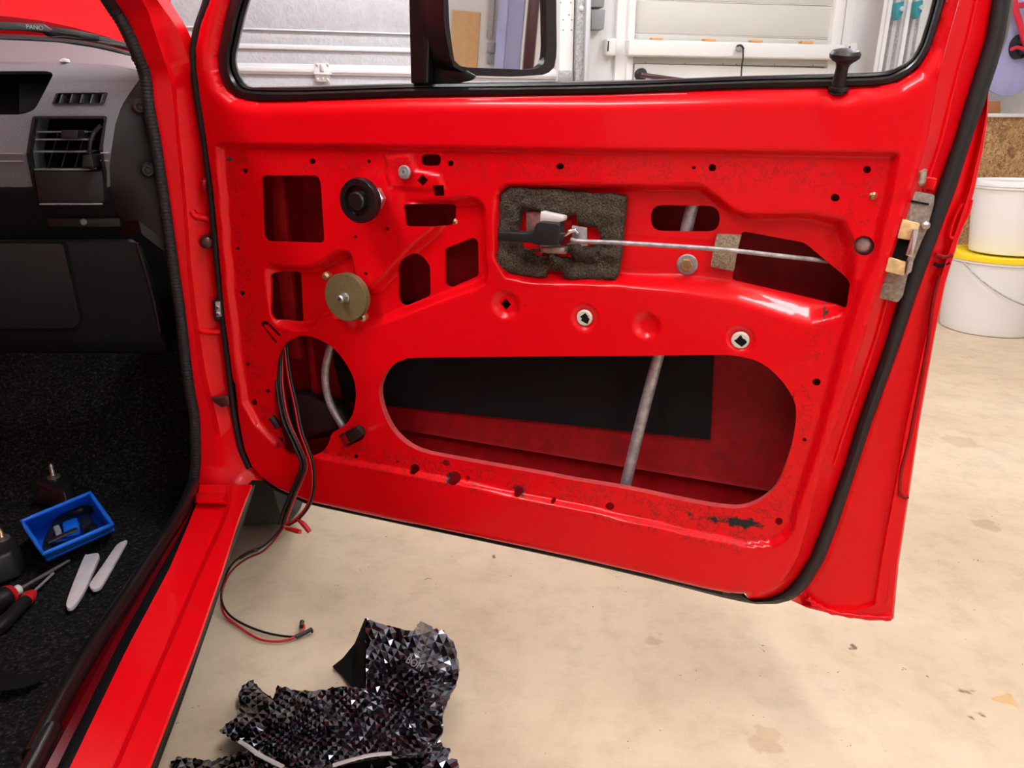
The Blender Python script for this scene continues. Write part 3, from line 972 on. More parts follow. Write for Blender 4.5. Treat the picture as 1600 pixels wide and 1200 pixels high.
# side cheek between the dashboard and the pillar seal
loft('dash_cheek', [[dash_pt(*p) for p in ((219, 122), (205, 142), (190, 165), (180, 195), (174, 235), (171, 262), (173, 300), (183, 338), (190, 366))],
                    CY([(226, 130), (228, 150), (222, 180), (212, 215), (208, 245), (207, 270), (208, 300), (214, 335), (222, 366)], 0.008),
                    CY([(228, 130), (233, 163), (240, 200), (244, 235), (249, 262), (252, 290), (256, 320), (262, 360), (266, 400)], 0.02)], 'dash_dark', dash, n=40, smooth=60)
for x, y in ((219, 167), (232, 266)):
    lathe('cheek_screw', CAR.Y(x, y, 0.006), (0.2, -1, 0), [(0, 0.012), (0.004, 0.012), (0.008, 0.008), (0.008, 0.005), (0.004, 0.004)], 'black_plastic', dash, seg=16)
# vent frames and louvres
def ring(name, poly, w, yoff, thick, m, parent, r=3):
    P = np.array(poly, float); c = P.mean(0)
    outp = rnd([tuple(p + (p - c) / np.linalg.norm(p - c) * w) for p in P], r + 1)
    inp = rnd([tuple(p) for p in P], r)
    n = len(outp)
    A = [dash_pt(a, b, -yoff) for a, b in outp]; Bq = [dash_pt(a, b, -yoff) for a, b in inp]
    A2 = [q + np.array([0, thick, 0]) for q in A]; B2 = [q + np.array([0, thick, 0]) for q in Bq]
    vv = A + Bq + A2 + B2
    ff = []
    for i in range(n):
        j = (i + 1) % n
        ff += [(i, j, n + j, n + i), (2 * n + i, i, n + i, 3 * n + i)[:0] or (i, 2 * n + i, 2 * n + j, j), (n + i, n + j, 3 * n + j, 3 * n + i)]
    return bm_obj(fixn(vv, ff), name, m, parent)


vp = [(54, 185), (163, 185), (155, 232), (161, 268), (164, 318), (60, 318), (46, 240)]
vf = ring('vent_frame', vp, 5, 0.004, 0.012, 'black_satin', dash)
quad_prism('vent_lower_panel', CAR, [(52, 267), (160, 267), (163, 317), (60, 317)], -0.004, 0.03, 'dash_dark', vf, bevel=0.003)
for y in (206, 218, 237, 265):
    x0 = 52 if y < 250 else 53
    quad_prism('louvre', CAR, [(x0, y - 1.3), (140 if y > 220 else 136, y - 1.3), (140 if y > 220 else 136, y + 1.3), (x0, y + 1.3)], -0.002 if y > 210 else 0.004, 0.03, 'dash_grey', vf, bevel=0.0004)
for k in range(5):
    x = 80 + 21 * k
    a = [(x + 10, 207), (x + 12, 207), (x - 5, 264), (x - 7, 264)]
    if k > 2: a = [(x + 2, 236), (x + 4, 236), (x - 5, 264), (x - 7, 264)]
    quad_prism('vane', CAR, a, 0.012, 0.045, 'dash_dark', vf)
quad_prism('slide_knob', CAR, [(95, 203), (122, 203), (121, 217), (94, 217)], -0.022, 0.02, 'black_plastic', vf, bevel=0.002)
quad_prism('slide_knob', CAR, [(129, 242), (143, 241), (147, 262), (127, 262)], -0.026, 0.02, 'black_plastic', vf, bevel=0.002)
tube('vent_wheel_rim', [dash_pt(a, b, -0.003) for a, b in ((158, 196), (146, 210), (140, 232), (142, 262))], 0.003, 'black_satin', vf, seg=8)
dfr = ring('demister_frame', [(91, 146), (164, 145), (158, 161), (84, 162)], 3.5, 0.004, 0.01, 'black_satin', dash, r=1.5)
for k in range(5):
    x = 93 + 16 * k
    quad_prism('demister_vane', CAR, [(x + 3, 147), (x + 5, 147), (x + 1, 161), (x - 1, 161)], 0.01, 0.04, 'dash_grey', dfr)
for y in (240, 252):
    tube('bright_line', [dash_pt(a, y, -0.0008) for a in (-420, -200, 0, 36)], 0.0012, 'alu', dash, seg=6)
    tube('bright_line', [dash_pt(a, y - 1, -0.0008) for a in (157, 163, 170)], 0.0012, 'alu', dash, seg=6)
tube('bright_line', [CAR.Y(a, 319, -0.0045) for a in (62, 110, 160)], 0.0014, 'galv', dash, seg=6)
# lower trim strip and glove shelf
quad_prism('lower_strip', CAR, [(72, 341), (187, 341), (189, 355), (75, 355)], 0.036, 0.06, 'dash_dark', dash, bevel=0.002)
lathe('strip_screw', CAR.Y(131, 346.5, 0.035), (0, -1, 0), [(0, 0.005), (0.002, 0.005), (0.003, 0.003), (0.001, 0.002)], 'grey_plastic', dash, seg=12)
shelf_bg = [[CAR.Y(x, 374, 0.035) for x in (-420, 206)], [CAR.Y(x, 379, 0.022) for x in (-420, 214)], [CAR.Y(x, 520, 0.05) for x in (-420, 250)], [CAR.Y(x, 549, 0.085) for x in (-420, 262)], [CAR.Y(x, 552, 0.3) for x in (-420, 262)]]
sh = loft('glove_shelf', shelf_bg, 'black_satin', car, n=6, smooth=50)
gb = [CAR.Y(a, b, float(np.interp(b, [379, 520], [0.022, 0.05])) - 0.007) for a, b in rnd([(-420, 380), (98, 381), (124, 500), (116, 513), (-420, 517)], 7)]
slab('glove_door', gb, [p + np.array([0, 0.004, 0]) for p in gb], 'black_satin', sh, bevel=0.0015)
gap = [CAR.Y(a, b, float(np.interp(b, [379, 520], [0.022, 0.05])) - 0.0022) for a, b in rnd([(-420, 376), (104, 377), (130, 500), (120, 518), (-420, 522)], 7)]
slab('shelf_gap', gap, [p + np.array([0, 0.0018, 0]) for p in gap], 'black_matt', sh)
loft('shelf_cheek', [CAR.Y(*q)[None].repeat(1, 0)[0] * 1 for q in ()] or [CY([(214, 379, 0.022), (232, 440, 0.034), (250, 520, 0.05), (262, 549, 0.085)]), CY([(220, 384, 0.05), (243, 440, 0.07), (266, 520, 0.09), (268, 549, 0.12)])], 'black_satin', sh, n=12)
tube('shelf_rim', CY([(214, 380, 0.021), (222, 405, 0.0262), (238, 460, 0.0372), (250, 520, 0.0492)]), 0.003, 'black_satin', sh, seg=8)

# ---- windscreen surround, wiper, raised bonnet, fender, roof
hz = []
for k in range(9):
    t = k / 8
    hz.append([(-1.55 + 1.42 * s / 8 + 0.02 * t, 0.62 + 0.52 * t + 0.05 * math.sin(math.pi * s / 8), 0.0) for s in range(9)])
bl = CAR.Y(-420, -2, 0.62); br = CAR.Y(206, 66, 0.62)
hood = []
for k in range(10):
    t = k / 9
    row = []
    for s in range(15):
        q = s / 14
        px = -420 + (262 + 420) * q
        py = np.interp(px, [-420, -100, 0, 60, 130, 195, 262], [20, 20, 24, 31, 46, 66, 92])
        b0 = CAR.Y(px, py, 0.60)
        row.append((b0[0] + 0.02 * t, b0[1] + 0.55 * t - 0.05 * math.sin(math.pi * t) * 0.6, b0[2] + 0.72 * t))
    hood.append(row)
hood.insert(0, [(p[0], p[1] + 0.03, p[2] - 0.035) for p in hood[0]])
loft('bonnet', hood, 'red_paint', car, n=40, smooth=60)
loft('scuttle', [CY([(-420, 52), (0, 52), (100, 57), (200, 84)], 0.50), CY([(-420, 66), (0, 66), (100, 70), (200, 95)], 0.40), CY([(-420, 78), (0, 78), (100, 80), (200, 100)], 0.40)], 'black_plastic', car, n=30)
tube('windscreen_seal', CY([(-420, 61), (-100, 60), (0, 61), (60, 63), (120, 68), (170, 77), (210, 89)], 0.38), 0.0055, 'rubber', car, seg=8)
tube('windscreen_chrome', CY([(-420, 57.5), (-100, 57), (0, 58), (60, 60), (120, 65), (170, 74), (210, 85)], 0.385), 0.0018, 'alu', car, seg=6)
wp = tube('wiper', CY([(-60, 36), (0, 40), (40, 43), (72, 47), (78, 52), (150, 61), (205, 74)], 0.46), 0.0065, 'black_satin', car, seg=8)
quad_prism('wiper_arm', CAR, [(-60, 34), (0, 34), (66, 37), (78, 45), (80, 51), (58, 48), (0, 46), (-60, 46)], 0.43, 0.445, 'dash_dark', wp, bevel=0.002)
quad_prism('wiper_bracket', CAR, [(80, 42), (112, 46), (152, 54), (151, 62), (128, 62), (122, 56), (82, 51)], 0.43, 0.445, 'dash_dark', wp, bevel=0.002)
quad_prism('wiper_blade', CAR, [(66, 58.5), (100, 54.5), (150, 62.5), (204, 72), (204, 76), (150, 66.5), (110, 59.5)], 0.44, 0.45, 'black_plastic', wp, bevel=0.001)
tx = CAR.Y(54, 43, 0.4285)
text('wiper_print', 'PANO', 0.011, tuple(tx), (math.pi / 2, math.radians(4), 0), 'print_grey', wp)
ws = loft('windscreen', [CY([(-420, 58), (0, 58), (90, 61), (150, 70), (208, 86)], 0.37), [(-1.45, -0.12, 1.37), (-1.0, -0.14, 1.385), (-0.6, -0.14, 1.385), (-0.3, -0.13, 1.375), (-0.16, -0.12, 1.365)]], 'glass_pane', car, n=24)
loft('roof', [[(-1.55, y, 1.30), (-1.45, y, 1.37), (-1.0, y, 1.405), (-0.5, y, 1.405), (-0.2, y, 1.38), (-0.13, y, 1.33)] for y in (-0.16, -0.4, -0.9, -1.6, -2.3)], 'red_paint', car, n=24, solid=0.012)
loft('fender', [[(0.03, 0.05, 0.92), (0.035, 0.4, 0.90), (0.03, 0.8, 0.88), (0.0, 1.25, 0.84)], [(0.055, 0.05, 0.62), (0.06, 0.4, 0.62), (0.055, 0.8, 0.62), (0.02, 1.25, 0.6)], [(0.03, 0.06, 0.33), (0.05, 0.16, 0.36), (0.05, 0.5, 0.62), (0.02, 1.25, 0.35)]], 'red_paint', car, n=24)
loft('inner_fender', [[(-0.02, 0.09, 0.92), (-0.05, 0.09, 0.6), (-0.06, 0.09, 0.2)], [(-0.06, 1.2, 0.9), (-0.06, 1.2, 0.6), (-0.06, 1.2, 0.2)]], 'black_matt', car, n=6)
lathe('front_wheel', (-0.155, 0.50, 0.285), (1, 0, 0), [(0, 0.2), (0.0, 0.26), (0.02, 0.283), (0.15, 0.283), (0.17, 0.26), (0.17, 0.18), (0.15, 0.17), (0.15, 0)], 'tyre', car, seg=40)
box('left_side', (-1.62, -2.3, 0.2), (-1.56, 1.2, 1.3), 'red_paint', car, bevel=0.01)
loft('quarter_panel', [[(-0.10, y, 1.36), (-0.02, y, 0.95), (0.055, y, 0.8), (0.055, y, 0.5), (0.0, y, 0.25)] for y in (-1.75, -2.0, -2.3)], 'red_paint', car, n=24, solid=0.02)

# ================================================================== THINGS ON THE CARPET
ZF = CZF + 0.001
# blue bin
bf = CAR.world(CAR.Z(105, 825, ZF))
BIN = Frame(bf[0], bf[1], ZF, 0)
bn = empty('storage_bin', BIN, 'bright blue open plastic storage bin lying on dark carpet', 'bin')


def binz(p, h): return BIN.Z(p[0], p[1], h)


top_q = [binz((31, 815), 0.078), binz((142, 769), 0.078), binz((178, 819), 0.05), binz((66, 867), 0.05)]
base_q = [binz((45, 838), 0.0), binz((140, 796), 0.0), binz((177, 832), 0.0), binz((76, 879), 0.0)]
cen = np.mean(top_q, 0)
T4 = [np.array(p) for p in top_q]
B4 = [np.array([*p[:2], 0.001]) for p in base_q]
def lerpc(p, c, d):
    q = p.copy(); w = (c - p)[:2]; q[:2] += w / np.linalg.norm(w) * d; return q
cb4 = np.mean(B4, 0)
Ti = [lerpc(p, cen, 0.006) for p in T4]
Bi = [lerpc(p, cb4, 0.008) + np.array([0, 0, 0.004]) for p in B4]
vv = T4 + B4 + Ti + Bi
ff = [(4, 5, 6, 7), (12, 13, 14, 15)]
for i in range(4):
    j = (i + 1) % 4
    ff += [(i, j, 4 + j, 4 + i), (i, j, 8 + j, 8 + i), (8 + i, 8 + j, 12 + j, 12 + i)]
bm_obj(fixn(vv, ff), 'bin_body', 'blue_plastic', bn, bevel=0.0015)
rimp = [lerpc(T4[i], cen, 0.003) for i in range(4)]
tube('bin_rim', [np.array(p) for p in dens(np.array([list(p) for p in rimp]), 0.02)], 0.0038, 'blue_plastic', bn, seg=8, per=0, closed=True)
m1, m2 = (T4[3] + B4[3]) / 2, (T4[2] + B4[2]) / 2
tube('bin_lip', [T4[3] * 0.35 + B4[3] * 0.65, T4[2] * 0.35 + B4[2] * 0.65], 0.004, 'blue_plastic', bn, seg=8, per=0)
# clips and trim bits lying in the bin
def in_bin(pts, h): return [BIN.Z(a, b, h) for a, b in pts]
o = tube('trim_arc', in_bin([(72, 862), (76, 845), (90, 818), (110, 803), (130, 796), (142, 797)], 0.03), [0.008] * 31, 'black_plastic', frame=BIN, seg=8)
tag(o, 'curved black plastic trim piece in the blue bin', 'trim piece')
o = tube('trim_strip', in_bin([(73, 848), (95, 838), (120, 827)], 0.04), 0.006, 'black_satin', frame=BIN, seg=8, flat=0.5)
tag(o, 'straight dark trim strip lying across the blue bin', 'trim piece')
for k, (a, b, h, m, lab) in enumerate((([(82, 822), (92, 818), (96, 828), (86, 832)], 0.045, 0.02, 'grey_plastic', 'small grey square clip in the blue bin'), ([(96, 815), (120, 807), (124, 820), (98, 826)], 0.03, 0.02, 'blue_plastic', 'small blue clip between black pieces in the bin'), ([(122, 806), (142, 800), (145, 812), (128, 822)], 0.034, 0.02, 'black_plastic', 'angular black clip at the right of the blue bin'), ([(78, 850), (118, 838), (120, 846), (82, 862)], 0.022, 0.012, 'black_plastic', 'flat black clip in front in the blue bin'), ([(135, 822), (150, 815), (153, 822), (140, 830)], 0.024, 0.012, 'black_plastic', 'small black clip in the right corner of the blue bin'))):
    top = in_bin(a, b)
    o = slab('clip', [np.array(p) for p in top], [np.array([p[0], p[1], max(0.006, p[2] - h)]) for p in top], m, frame=BIN, bevel=0.003)
    tag(o, lab, 'clip', 'clips in the blue bin')

# white pry tools
def flat_thing(name, pts, z0, th, m, label, cat, group=None, bevel=0.002):
    P = [CAR.Z(a, b, z0 + th) for a, b in pts]
    w = CAR.world(np.mean(P, 0))
    fr = Frame(w[0], w[1], z0, 9.0)
    L = [fr.local(CAR.world(p)) for p in P]
    o = slab(name, [np.array([p[0], p[1], th]) for p in L], [np.array([p[0], p[1], 0]) for p in L], m, frame=fr, bevel=bevel)
    return tag(o, label, cat, group)


flat_thing('pry_tool', spline([(131, 870), (137, 866), (152, 864), (155, 868), (153, 874), (142, 899), (131, 923), (118, 943), (110, 949), (104, 948), (104, 939), (112, 916)], 4, True), ZF + 0.002, 0.007, 'tool_white', 'white plastic pry tool with rounded tip nearer the screwdrivers', 'pry tool', 'white pry tools')
flat_thing('pry_tool', spline([(198, 843), (184, 849), (175, 860), (158, 885), (141, 909), (140, 915), (145, 920), (154, 918), (161, 911), (180, 878), (195, 851)], 4, True), ZF + 0.002, 0.007, 'tool_white', 'white plastic pry tool with pointed tip nearer the sill', 'pry tool', 'white pry tools')
# screwdrivers
def cz(a, b, h): return CAR.Z(a, b, ZF + h)
sd = empty('screwdriver', CAR, 'screwdriver with black and red handle and white collar on carpet', 'screwdriver', 'screwdrivers')
tube('shaft', [cz(28, 922, 0.016), cz(70, 898, 0.010), cz(108, 876, 0.005)], 0.0032, 'steel', sd, per=3)
tube('collar', [cz(22, 925, 0.017), cz(30, 921, 0.016)], 0.0085, 'white_plastic', sd, per=2, seg=14)
h0, h1 = cz(22.5, 925, 0.017), cz(-30, 955, 0.018)
tube('handle', [h0 + (h1 - h0) * t for t in np.linspace(0, 1, 9)], [0.009, 0.014, 0.016, 0.0165, 0.0155, 0.0165, 0.017, 0.016, 0.009], 'black_plastic', sd, per=0, seg=16)
tube('handle_band', [h0 + (h1 - h0) * t for t in (0.04, 0.12, 0.2)], [0.0135, 0.0155, 0.0168], 'handle_red', sd, per=0, seg=16)
sd2 = empty('screwdriver', CAR, 'smaller dark screwdriver with bright red collar on carpet', 'screwdriver', 'screwdrivers')
tube('shaft', [cz(50, 927, 0.012), cz(83, 896, 0.005)], 0.0024, 'grey_plastic', sd2, per=3)
h0, h1 = cz(52, 926, 0.012), cz(-5, 985, 0.013)
tube('collar', [h0 + (h1 - h0) * t for t in (0.0, 0.1, 0.22)], [0.006, 0.0105, 0.0102], 'handle_red', sd2, per=0, seg=14)
tube('handle', [h0 + (h1 - h0) * t for t in np.linspace(0.2, 1, 7)], [0.0095, 0.0100, 0.0105, 0.0098, 0.0105, 0.0105, 0.007], 'black_plastic', sd2, per=0, seg=14)


# black mounting brackets with a stud
def bracket(pts_top, h, stud, label, studm):
    w = CAR.world(CAR.Z(*stud[0], ZF))
    fr = Frame(w[0], w[1], ZF, 9)
    t = empty('mounting_bracket', fr, label, 'bracket', 'black brackets on carpet')
    tp = [fr.Z(a, b, h) for a, b in pts_top]
    c = np.mean(tp, 0)
    bt = [np.array([c[0] + (p[0] - c[0]) * 1.25, c[1] + (p[1] - c[1]) * 1.25, 0.0]) for p in tp]
    slab('bracket_body', tp, bt, 'black_satin', t, bevel=0.006, seg=3)
    s0 = fr.Z(*stud[0], h)
    hs = stud[1]
    lathe('washer', s0, (0, 0, 1), [(0, 0.012), (0.003, 0.012), (0.004, 0.009)], 'steel', t, seg=18)
    lathe('stud', s0, (0, 0, 1), [(0.003, 0.0045)] + [(0.004 + hs * k / 14, 0.0045 if k % 2 else 0.0038) for k in range(15)] + [(hs + 0.008, 0.002)], studm, t, seg=12)
    return t


b1 = bracket([(55, 752), (78, 738), (104, 742), (112, 752), (100, 768), (88, 765)], 0.05, ((84, 746), 0.022), 'black bracket with steel stud behind the blue bin', 'steel')
fr1 = CAR.world(CAR.Z(84, 746, ZF))
f1 = Frame(fr1[0], fr1[1], ZF, 9)
slab('strap_arm', [f1.Z(a, b, h) for a, b, h in ((62, 764, 0.045), (92, 770, 0.045), (80, 790, 0.012), (48, 786, 0.012))], [f1.Z(a, b, max(0, h - 0.02)) for a, b, h in ((62, 764, 0.045), (92, 770, 0.045), (80, 790, 0.02), (48, 786, 0.02))], 'black_satin', b1, bevel=0.003)
bracket([(-40, 815), (0, 825), (22, 838), (28, 850), (18, 862), (-10, 872), (-50, 870)], 0.045, ((3, 842), 0.012), 'rounded black bracket with brass stud at the left edge', 'brass')
o = tube('trim_flap', [cz(-20, 1062, 0.012), cz(20, 1066, 0.014), cz(48, 1062, 0.012), cz(66, 1053, 0.008)], [0.006 + 0.014 * (1 - k / 18) for k in range(19)], 'black_matt', frame=CAR, seg=10, flat=0.35)
tag(o, 'black cloth flap lying on the carpet below the screwdrivers', 'cloth')

# ================================================================== THE DOOR
door = empty('door_assembly', DOOR, 'opened red car door stripped of its inner trim card', 'car door')


def DY(l, y=None):
    return [DOOR.Y(p[0], p[1], p[2] if len(p) > 2 else y) for p in l]


def D2(l, y=0.0):
    return np.array([DOOR.Y(a, b, y)[[0, 2]] for a, b in l])


RC, PK = 0.011, 0.021                     # depth of the trim recess, further depth of the pockets
face_L = [(333, -4), (318, 35), (309, 75), (310, 110), (317, 165), (324, 210), (336, 300), (345, 400), (354, 500), (367, 600), (373, 650), (383, 700), (396, 728), (412, 745), (440, 764), (467, 775), (490, 783)]
face_B = [(620, 811), (760, 839), (900, 869), (1000, 892), (1100, 916), (1140, 925), (1165, 928), (1188, 926), (1207, 919), (1222, 908), (1233, 894), (1247, 870), (1263, 817)]
face_R = [(1284, 726), (1307, 660), (1348, 535), (1369, 461), (1395, 385), (1424, 299), (1448, 222), (1457, 171), (1466, 120), (1482, 60), (1500, -4)]
face_L2 = [(345, -40), (372, -120), (420, -200)]
face_R2 = [(1510, -40), (1520, -100), (1526, -150), (1520, -200)]
outer_px = face_L + face_B + face_R + face_R2 + [(900, -215)] + face_L2[::-1]
def D2y(l): return np.array([DOOR.Y(a, b, y)[[0, 2]] for a, b, y in l])


outer = D2y([(a, b, 0.010) for a, b in face_L[:9]] + [(a, b, 0.010 + 0.006 * k / 8) for k, (a, b) in enumerate(face_L[9:])] + [(a, b, 0.016) for a, b in face_B[:5]] + [(a, b, y) for (a, b), y in zip(face_B[5:], (0.014, 0.011, 0.009, 0.007, 0.006, 0.005, 0.004, 0.004))] + [(a, b, 0.004) for a, b in face_R + face_R2] + [(900, -215, 0.004)] + [(a, b, 0.010) for a, b in face_L2[::-1]])
win_px = [(359, 0), (346, 52), (340, 87), (341, 110), (351, 137), (372, 153), (407, 159), (530, 156), (640, 152), (800, 149.5), (955, 147), (1060, 143), (1180, 139), (1364, 135), (1403, 126), (1432, 108), (1453, 76), (1466, 37), (1477, 0), (1488, -60), (1488, -120), (1470, -165), (1400, -178), (900, -180), (520, -165), (450, -140), (400, -80)]
win = D2(win_px, 0.017)

holes_px = [   # (outline in pixels, surface depth there, lip depth)
    (rnd([(407, 274), (496, 274), (501, 285), (507, 380), (416, 377), (410, 368)], 9), RC, 0.005),
    (rnd([(431, 424), (473, 423), (477, 502), (440, 497), (435, 486)], 7), RC + PK, 0.004),
    (rnd([(658, 241), (689, 241), (689, 259), (658, 259)], 9), RC, 0.003),
    ([(653, 282), (662, 272), (671, 281), (662, 291)], RC, 0.003),
    (rnd([(678, 289), (694, 289), (694, 306), (678, 306)], 1.5), RC, 0.003),
    (rnd([(642, 317), (715, 318), (714, 343), (706, 352), (645, 351)], 5), RC + PK, 0.003),
    (rnd([(624, 424), (633, 405), (648, 394), (661, 398), (674, 414), (675, 461), (634, 478), (625, 470)], 6), RC + PK, 0.004),
    (rnd([(697, 388), (742, 370), (749, 376), (750, 430), (706, 449), (697, 443)], 5), RC + PK, 0.004),
    (rnd([(1017, 320), (1125, 322), (1124, 362), (1017, 361)], 19), RC + PK, 0.003),
    (rnd([(1159, 361), (1257, 379), (1328, 438), (1322, 477), (1308, 476), (1143, 437)], 7), RC + PK, 0.004),
    (circ(1350, 384, 16, 15.5, 22), RC, 0.003),
    (spline([(653, 559), (820, 557), (1000, 556), (1100, 555), (1149, 556), (1189, 567), (1220, 593), (1239, 622), (1244, 646), (1239, 688), (1228, 725), (1212, 761), (1189, 782), (1163, 793), (1136, 794), (1084, 786), (979, 764), (900, 751), (842, 740), (711, 717), (653, 704), (619, 680), (600, 648), (592, 615), (598, 590), (612, 571), (632, 562)], 3, True), RC, 0.012),
    (spline([(467, 525), (486, 526), (504, 533), (521, 544), (535, 560), (547, 579), (554, 597), (556, 620), (551, 647), (538, 665), (519, 677), (514, 692), (503, 706), (488, 710), (464, 708), (445, 696), (436, 671), (430, 631), (429, 587), (434, 556), (447, 536)], 3, True), RC, 0.006),
    (rnd([(527, 681), (552, 668), (566, 664), (572, 676), (567, 687), (540, 699)], 5), RC, 0.003),
    ([(407, 508), (409, 503), (414, 501), (420, 504), (439, 523), (436, 527), (417, 508), (413, 507), (413, 511), (433, 534), (430, 537)], RC, 0.002),
    ([(782, 475), (790, 466), (798, 476), (790, 485)], RC + 0.006, 0.003),
]
small = [(358, 249, 4.5), (383, 267, 4.5), (488, 252, 5), (875, 260, 6), (1113, 262, 6.2), (1355, 265, 6.5), (1305, 309, 7.2), (371, 388, 3.2), (378, 458, 4.8), (605, 357, 3), (555, 370, 3), (571, 428, 3.2), (386, 569, 3.6), (397, 629, 4.8), (418, 611, 3.6), (1276, 597, 6.6), (1257, 687, 3.2), (1217, 815, 6.0), (704, 255, 5), (648, 732, 7.5), (712, 746, 8.5), (811, 767, 7), (866, 780, 3.5), (953, 791, 7), (556, 713, 3.6), (697, 724, 6), (731, 747, 3.6), (576, 252, 3), (1084, 262, 3)]
for x, y, r in small:
    holes_px.append((circ(x, y, r, r * random.uniform(0.85, 1.05), 10), RC, 0.002))
holes = [D2(h, y) for h, y, _ in holes_px]
lips = [0.010] + [l for _, _, l in holes_px]
V, T, bd, own = cdt_sheet(outer, [win] + holes, 0.0036, 0.0)

# surface relief
recess_px = [(337, 240), (336, 228), (344, 223), (700, 227), (1000, 231), (1395, 235), (1408, 238), (1407, 250), (1390, 325), (1372, 404), (1348, 456), (1324, 535), (1284, 686), (1271, 726), (1250, 791), (1243, 826), (1228, 845), (1206, 857), (1166, 859), (1100, 844), (1000, 821), (900, 798), (790, 776), (740, 765), (582, 733), (509, 719), (467, 712), (428, 698), (397, 667), (376, 628), (366, 560), (357, 480), (348, 380), (342, 300)]
rec = D2(recess_px)
pocket = D2([(772, 310), (779, 293), (795, 286), (1098, 288), (1120, 303), (1147, 325), (1168, 333), (1262, 331), (1320, 338), (1340, 380), (1337, 450), (1320, 492), (1268, 512), (1236, 505), (1147, 474), (1067, 461), (962, 449), (831, 446), (787, 436), (769, 404)], RC)
pocket_in = D2([(792, 306), (800, 297), (1094, 299), (1112, 312), (1140, 335), (1166, 343), (1262, 343), (1303, 356), (1318, 390), (1316, 440), (1306, 476), (1285, 474), (1140, 433), (1067, 425), (962, 425), (840, 424), (803, 419), (788, 398)], RC + PK)
r2 = D2(spline([(413, 418), (445, 413), (477, 415), (505, 403), (522, 391), (540, 389), (551, 400), (557, 428), (572, 447), (586, 438), (610, 412), (640, 380), (678, 342), (640, 322), (640, 312), (700, 308), (735, 305), (756, 316), (761, 340), (762, 400), (760, 446), (700, 470), (620, 500), (560, 520), (540, 511), (520, 499), (480, 519), (440, 515), (422, 496)], 3, True), RC)
pad = D2([(600, 240), (645, 236), (652, 262), (690, 270), (700, 300), (668, 302), (640, 300), (612, 296), (602, 275)], RC)
kn = D2([(590, 310)], RC)[0]
pin = D2([(1312, 146)])[0]
nL, nB, nR = len(face_L), len(face_B), len(face_R) + len(face_R2)
boss = []
for x, y, r, d in ((790, 476, 24, 0.007), (914, 497, 23, 0.006), (1010, 509, 24, 0.006), (1157, 530, 24, 0.006)):
    c = D2([(x, y)], RC)[0]
    boss.append((c, np.linalg.norm(D2([(x + r, y)], RC)[0] - c), d))
dents = [D2([(1372 + 6 * k, 285 + 8 * k)], RC)[0] for k in range(5)]


def between(V, a, b, depth):
    ia, ib = inside(V, a), inside(V, b)
    da, db = dist(V, a), dist(V, b)
    t = np.where(ib, 1.0, np.where(ia, da / np.maximum(da + db, 1e-9), 0))
    return depth * sstep(t)


def roll(d, R): return np.where(d < R, R - np.sqrt(np.maximum(R * R - (R - d) ** 2, 0)), 0)


def relief(V):
    """depth of the pressed inner panel (outwards) at points V"""
    H = RC * sstep(sdist(V, rec) / 0.008)
    H = H + between(V, pocket, pocket_in, PK)
    H = H + PK * 0.8 * sstep(sdist(V, r2) / 0.016)
    for c, rr, d in boss:
        H = H + d * sstep((rr - np.linalg.norm(V - c, axis=1)) / (rr * 0.55))
    H = H - 0.004 * sstep(sdist(V, pad) / 0.008)
    H = H - 0.004 * sstep((0.05 - np.linalg.norm(V - kn, axis=1)) / 0.025)
    # rolled rims
    H = H + roll(dist(V, win), 0.022) * 0.8
    H = H + roll(dist(V, outer[9:nL + 7], closed=False), 0.016)
    H = H + roll(dist(V, outer[:11], closed=False), 0.010)
    H = H + roll(dist(V, outer[nL + 7:nL + nB + nR], closed=False), 0.004)
    # slight dents near the lock pin and at the top right
    H = H + 0.004 * np.exp(-(((V - pin) / np.array([0.014, 0.010])) ** 2).sum(1))
    for k, c in enumerate(dents):
        H = H + 0.002 * math.sin(k * 2.2) * np.exp(-(((V - c) / 0.012) ** 2).sum(1))
    # gentle unevenness of pressed sheet metal
    return H + np.array([noise.noise(Vector((p[0] * 6, p[1] * 6, 0.3))) for p in V]) * 0.0007


H = relief(V)
ge = 0.0012
gu = (relief(V + np.array([ge, 0])) - relief(V - np.array([ge, 0]))) / (2 * ge)
gw = (relief(V + np.array([0, ge])) - relief(V - np.array([0, ge]))) / (2 * ge)
gu, gw = np.clip(gu, -4, 4), np.clip(gw, -4, 4)
NRM = np.stack([gu, -np.ones(len(V)), gw], 1)
NRM /= np.linalg.norm(NRM, axis=1)[:, None]
V3 = np.stack([V[:, 0], H, V[:, 1]], 1)


def lipf(o):
    if o < 0: return None
    d = lips[o]
    return [(0, d * 0.35, 0), (0, d, 0)]


v, f = extrude_border(V3, T, bd, own, lipf, True)
panel = mk('inner_panel', v, f, ['red_panel', 'red_pale'], door, smooth=50)
me = panel.data
vn = np.zeros((len(me.vertices), 3))
vn[:len(NRM)] = NRM
me.normals_split_custom_set_from_vertices([tuple(q) for q in vn])
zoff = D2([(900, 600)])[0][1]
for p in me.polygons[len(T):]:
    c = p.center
    if 0.06 < c[2] < zoff and 0.25 < c[0] < 0.95 and dist(np.array([[c[0], c[2]]]), holes[11])[0] < 0.003: p.material_index = 1
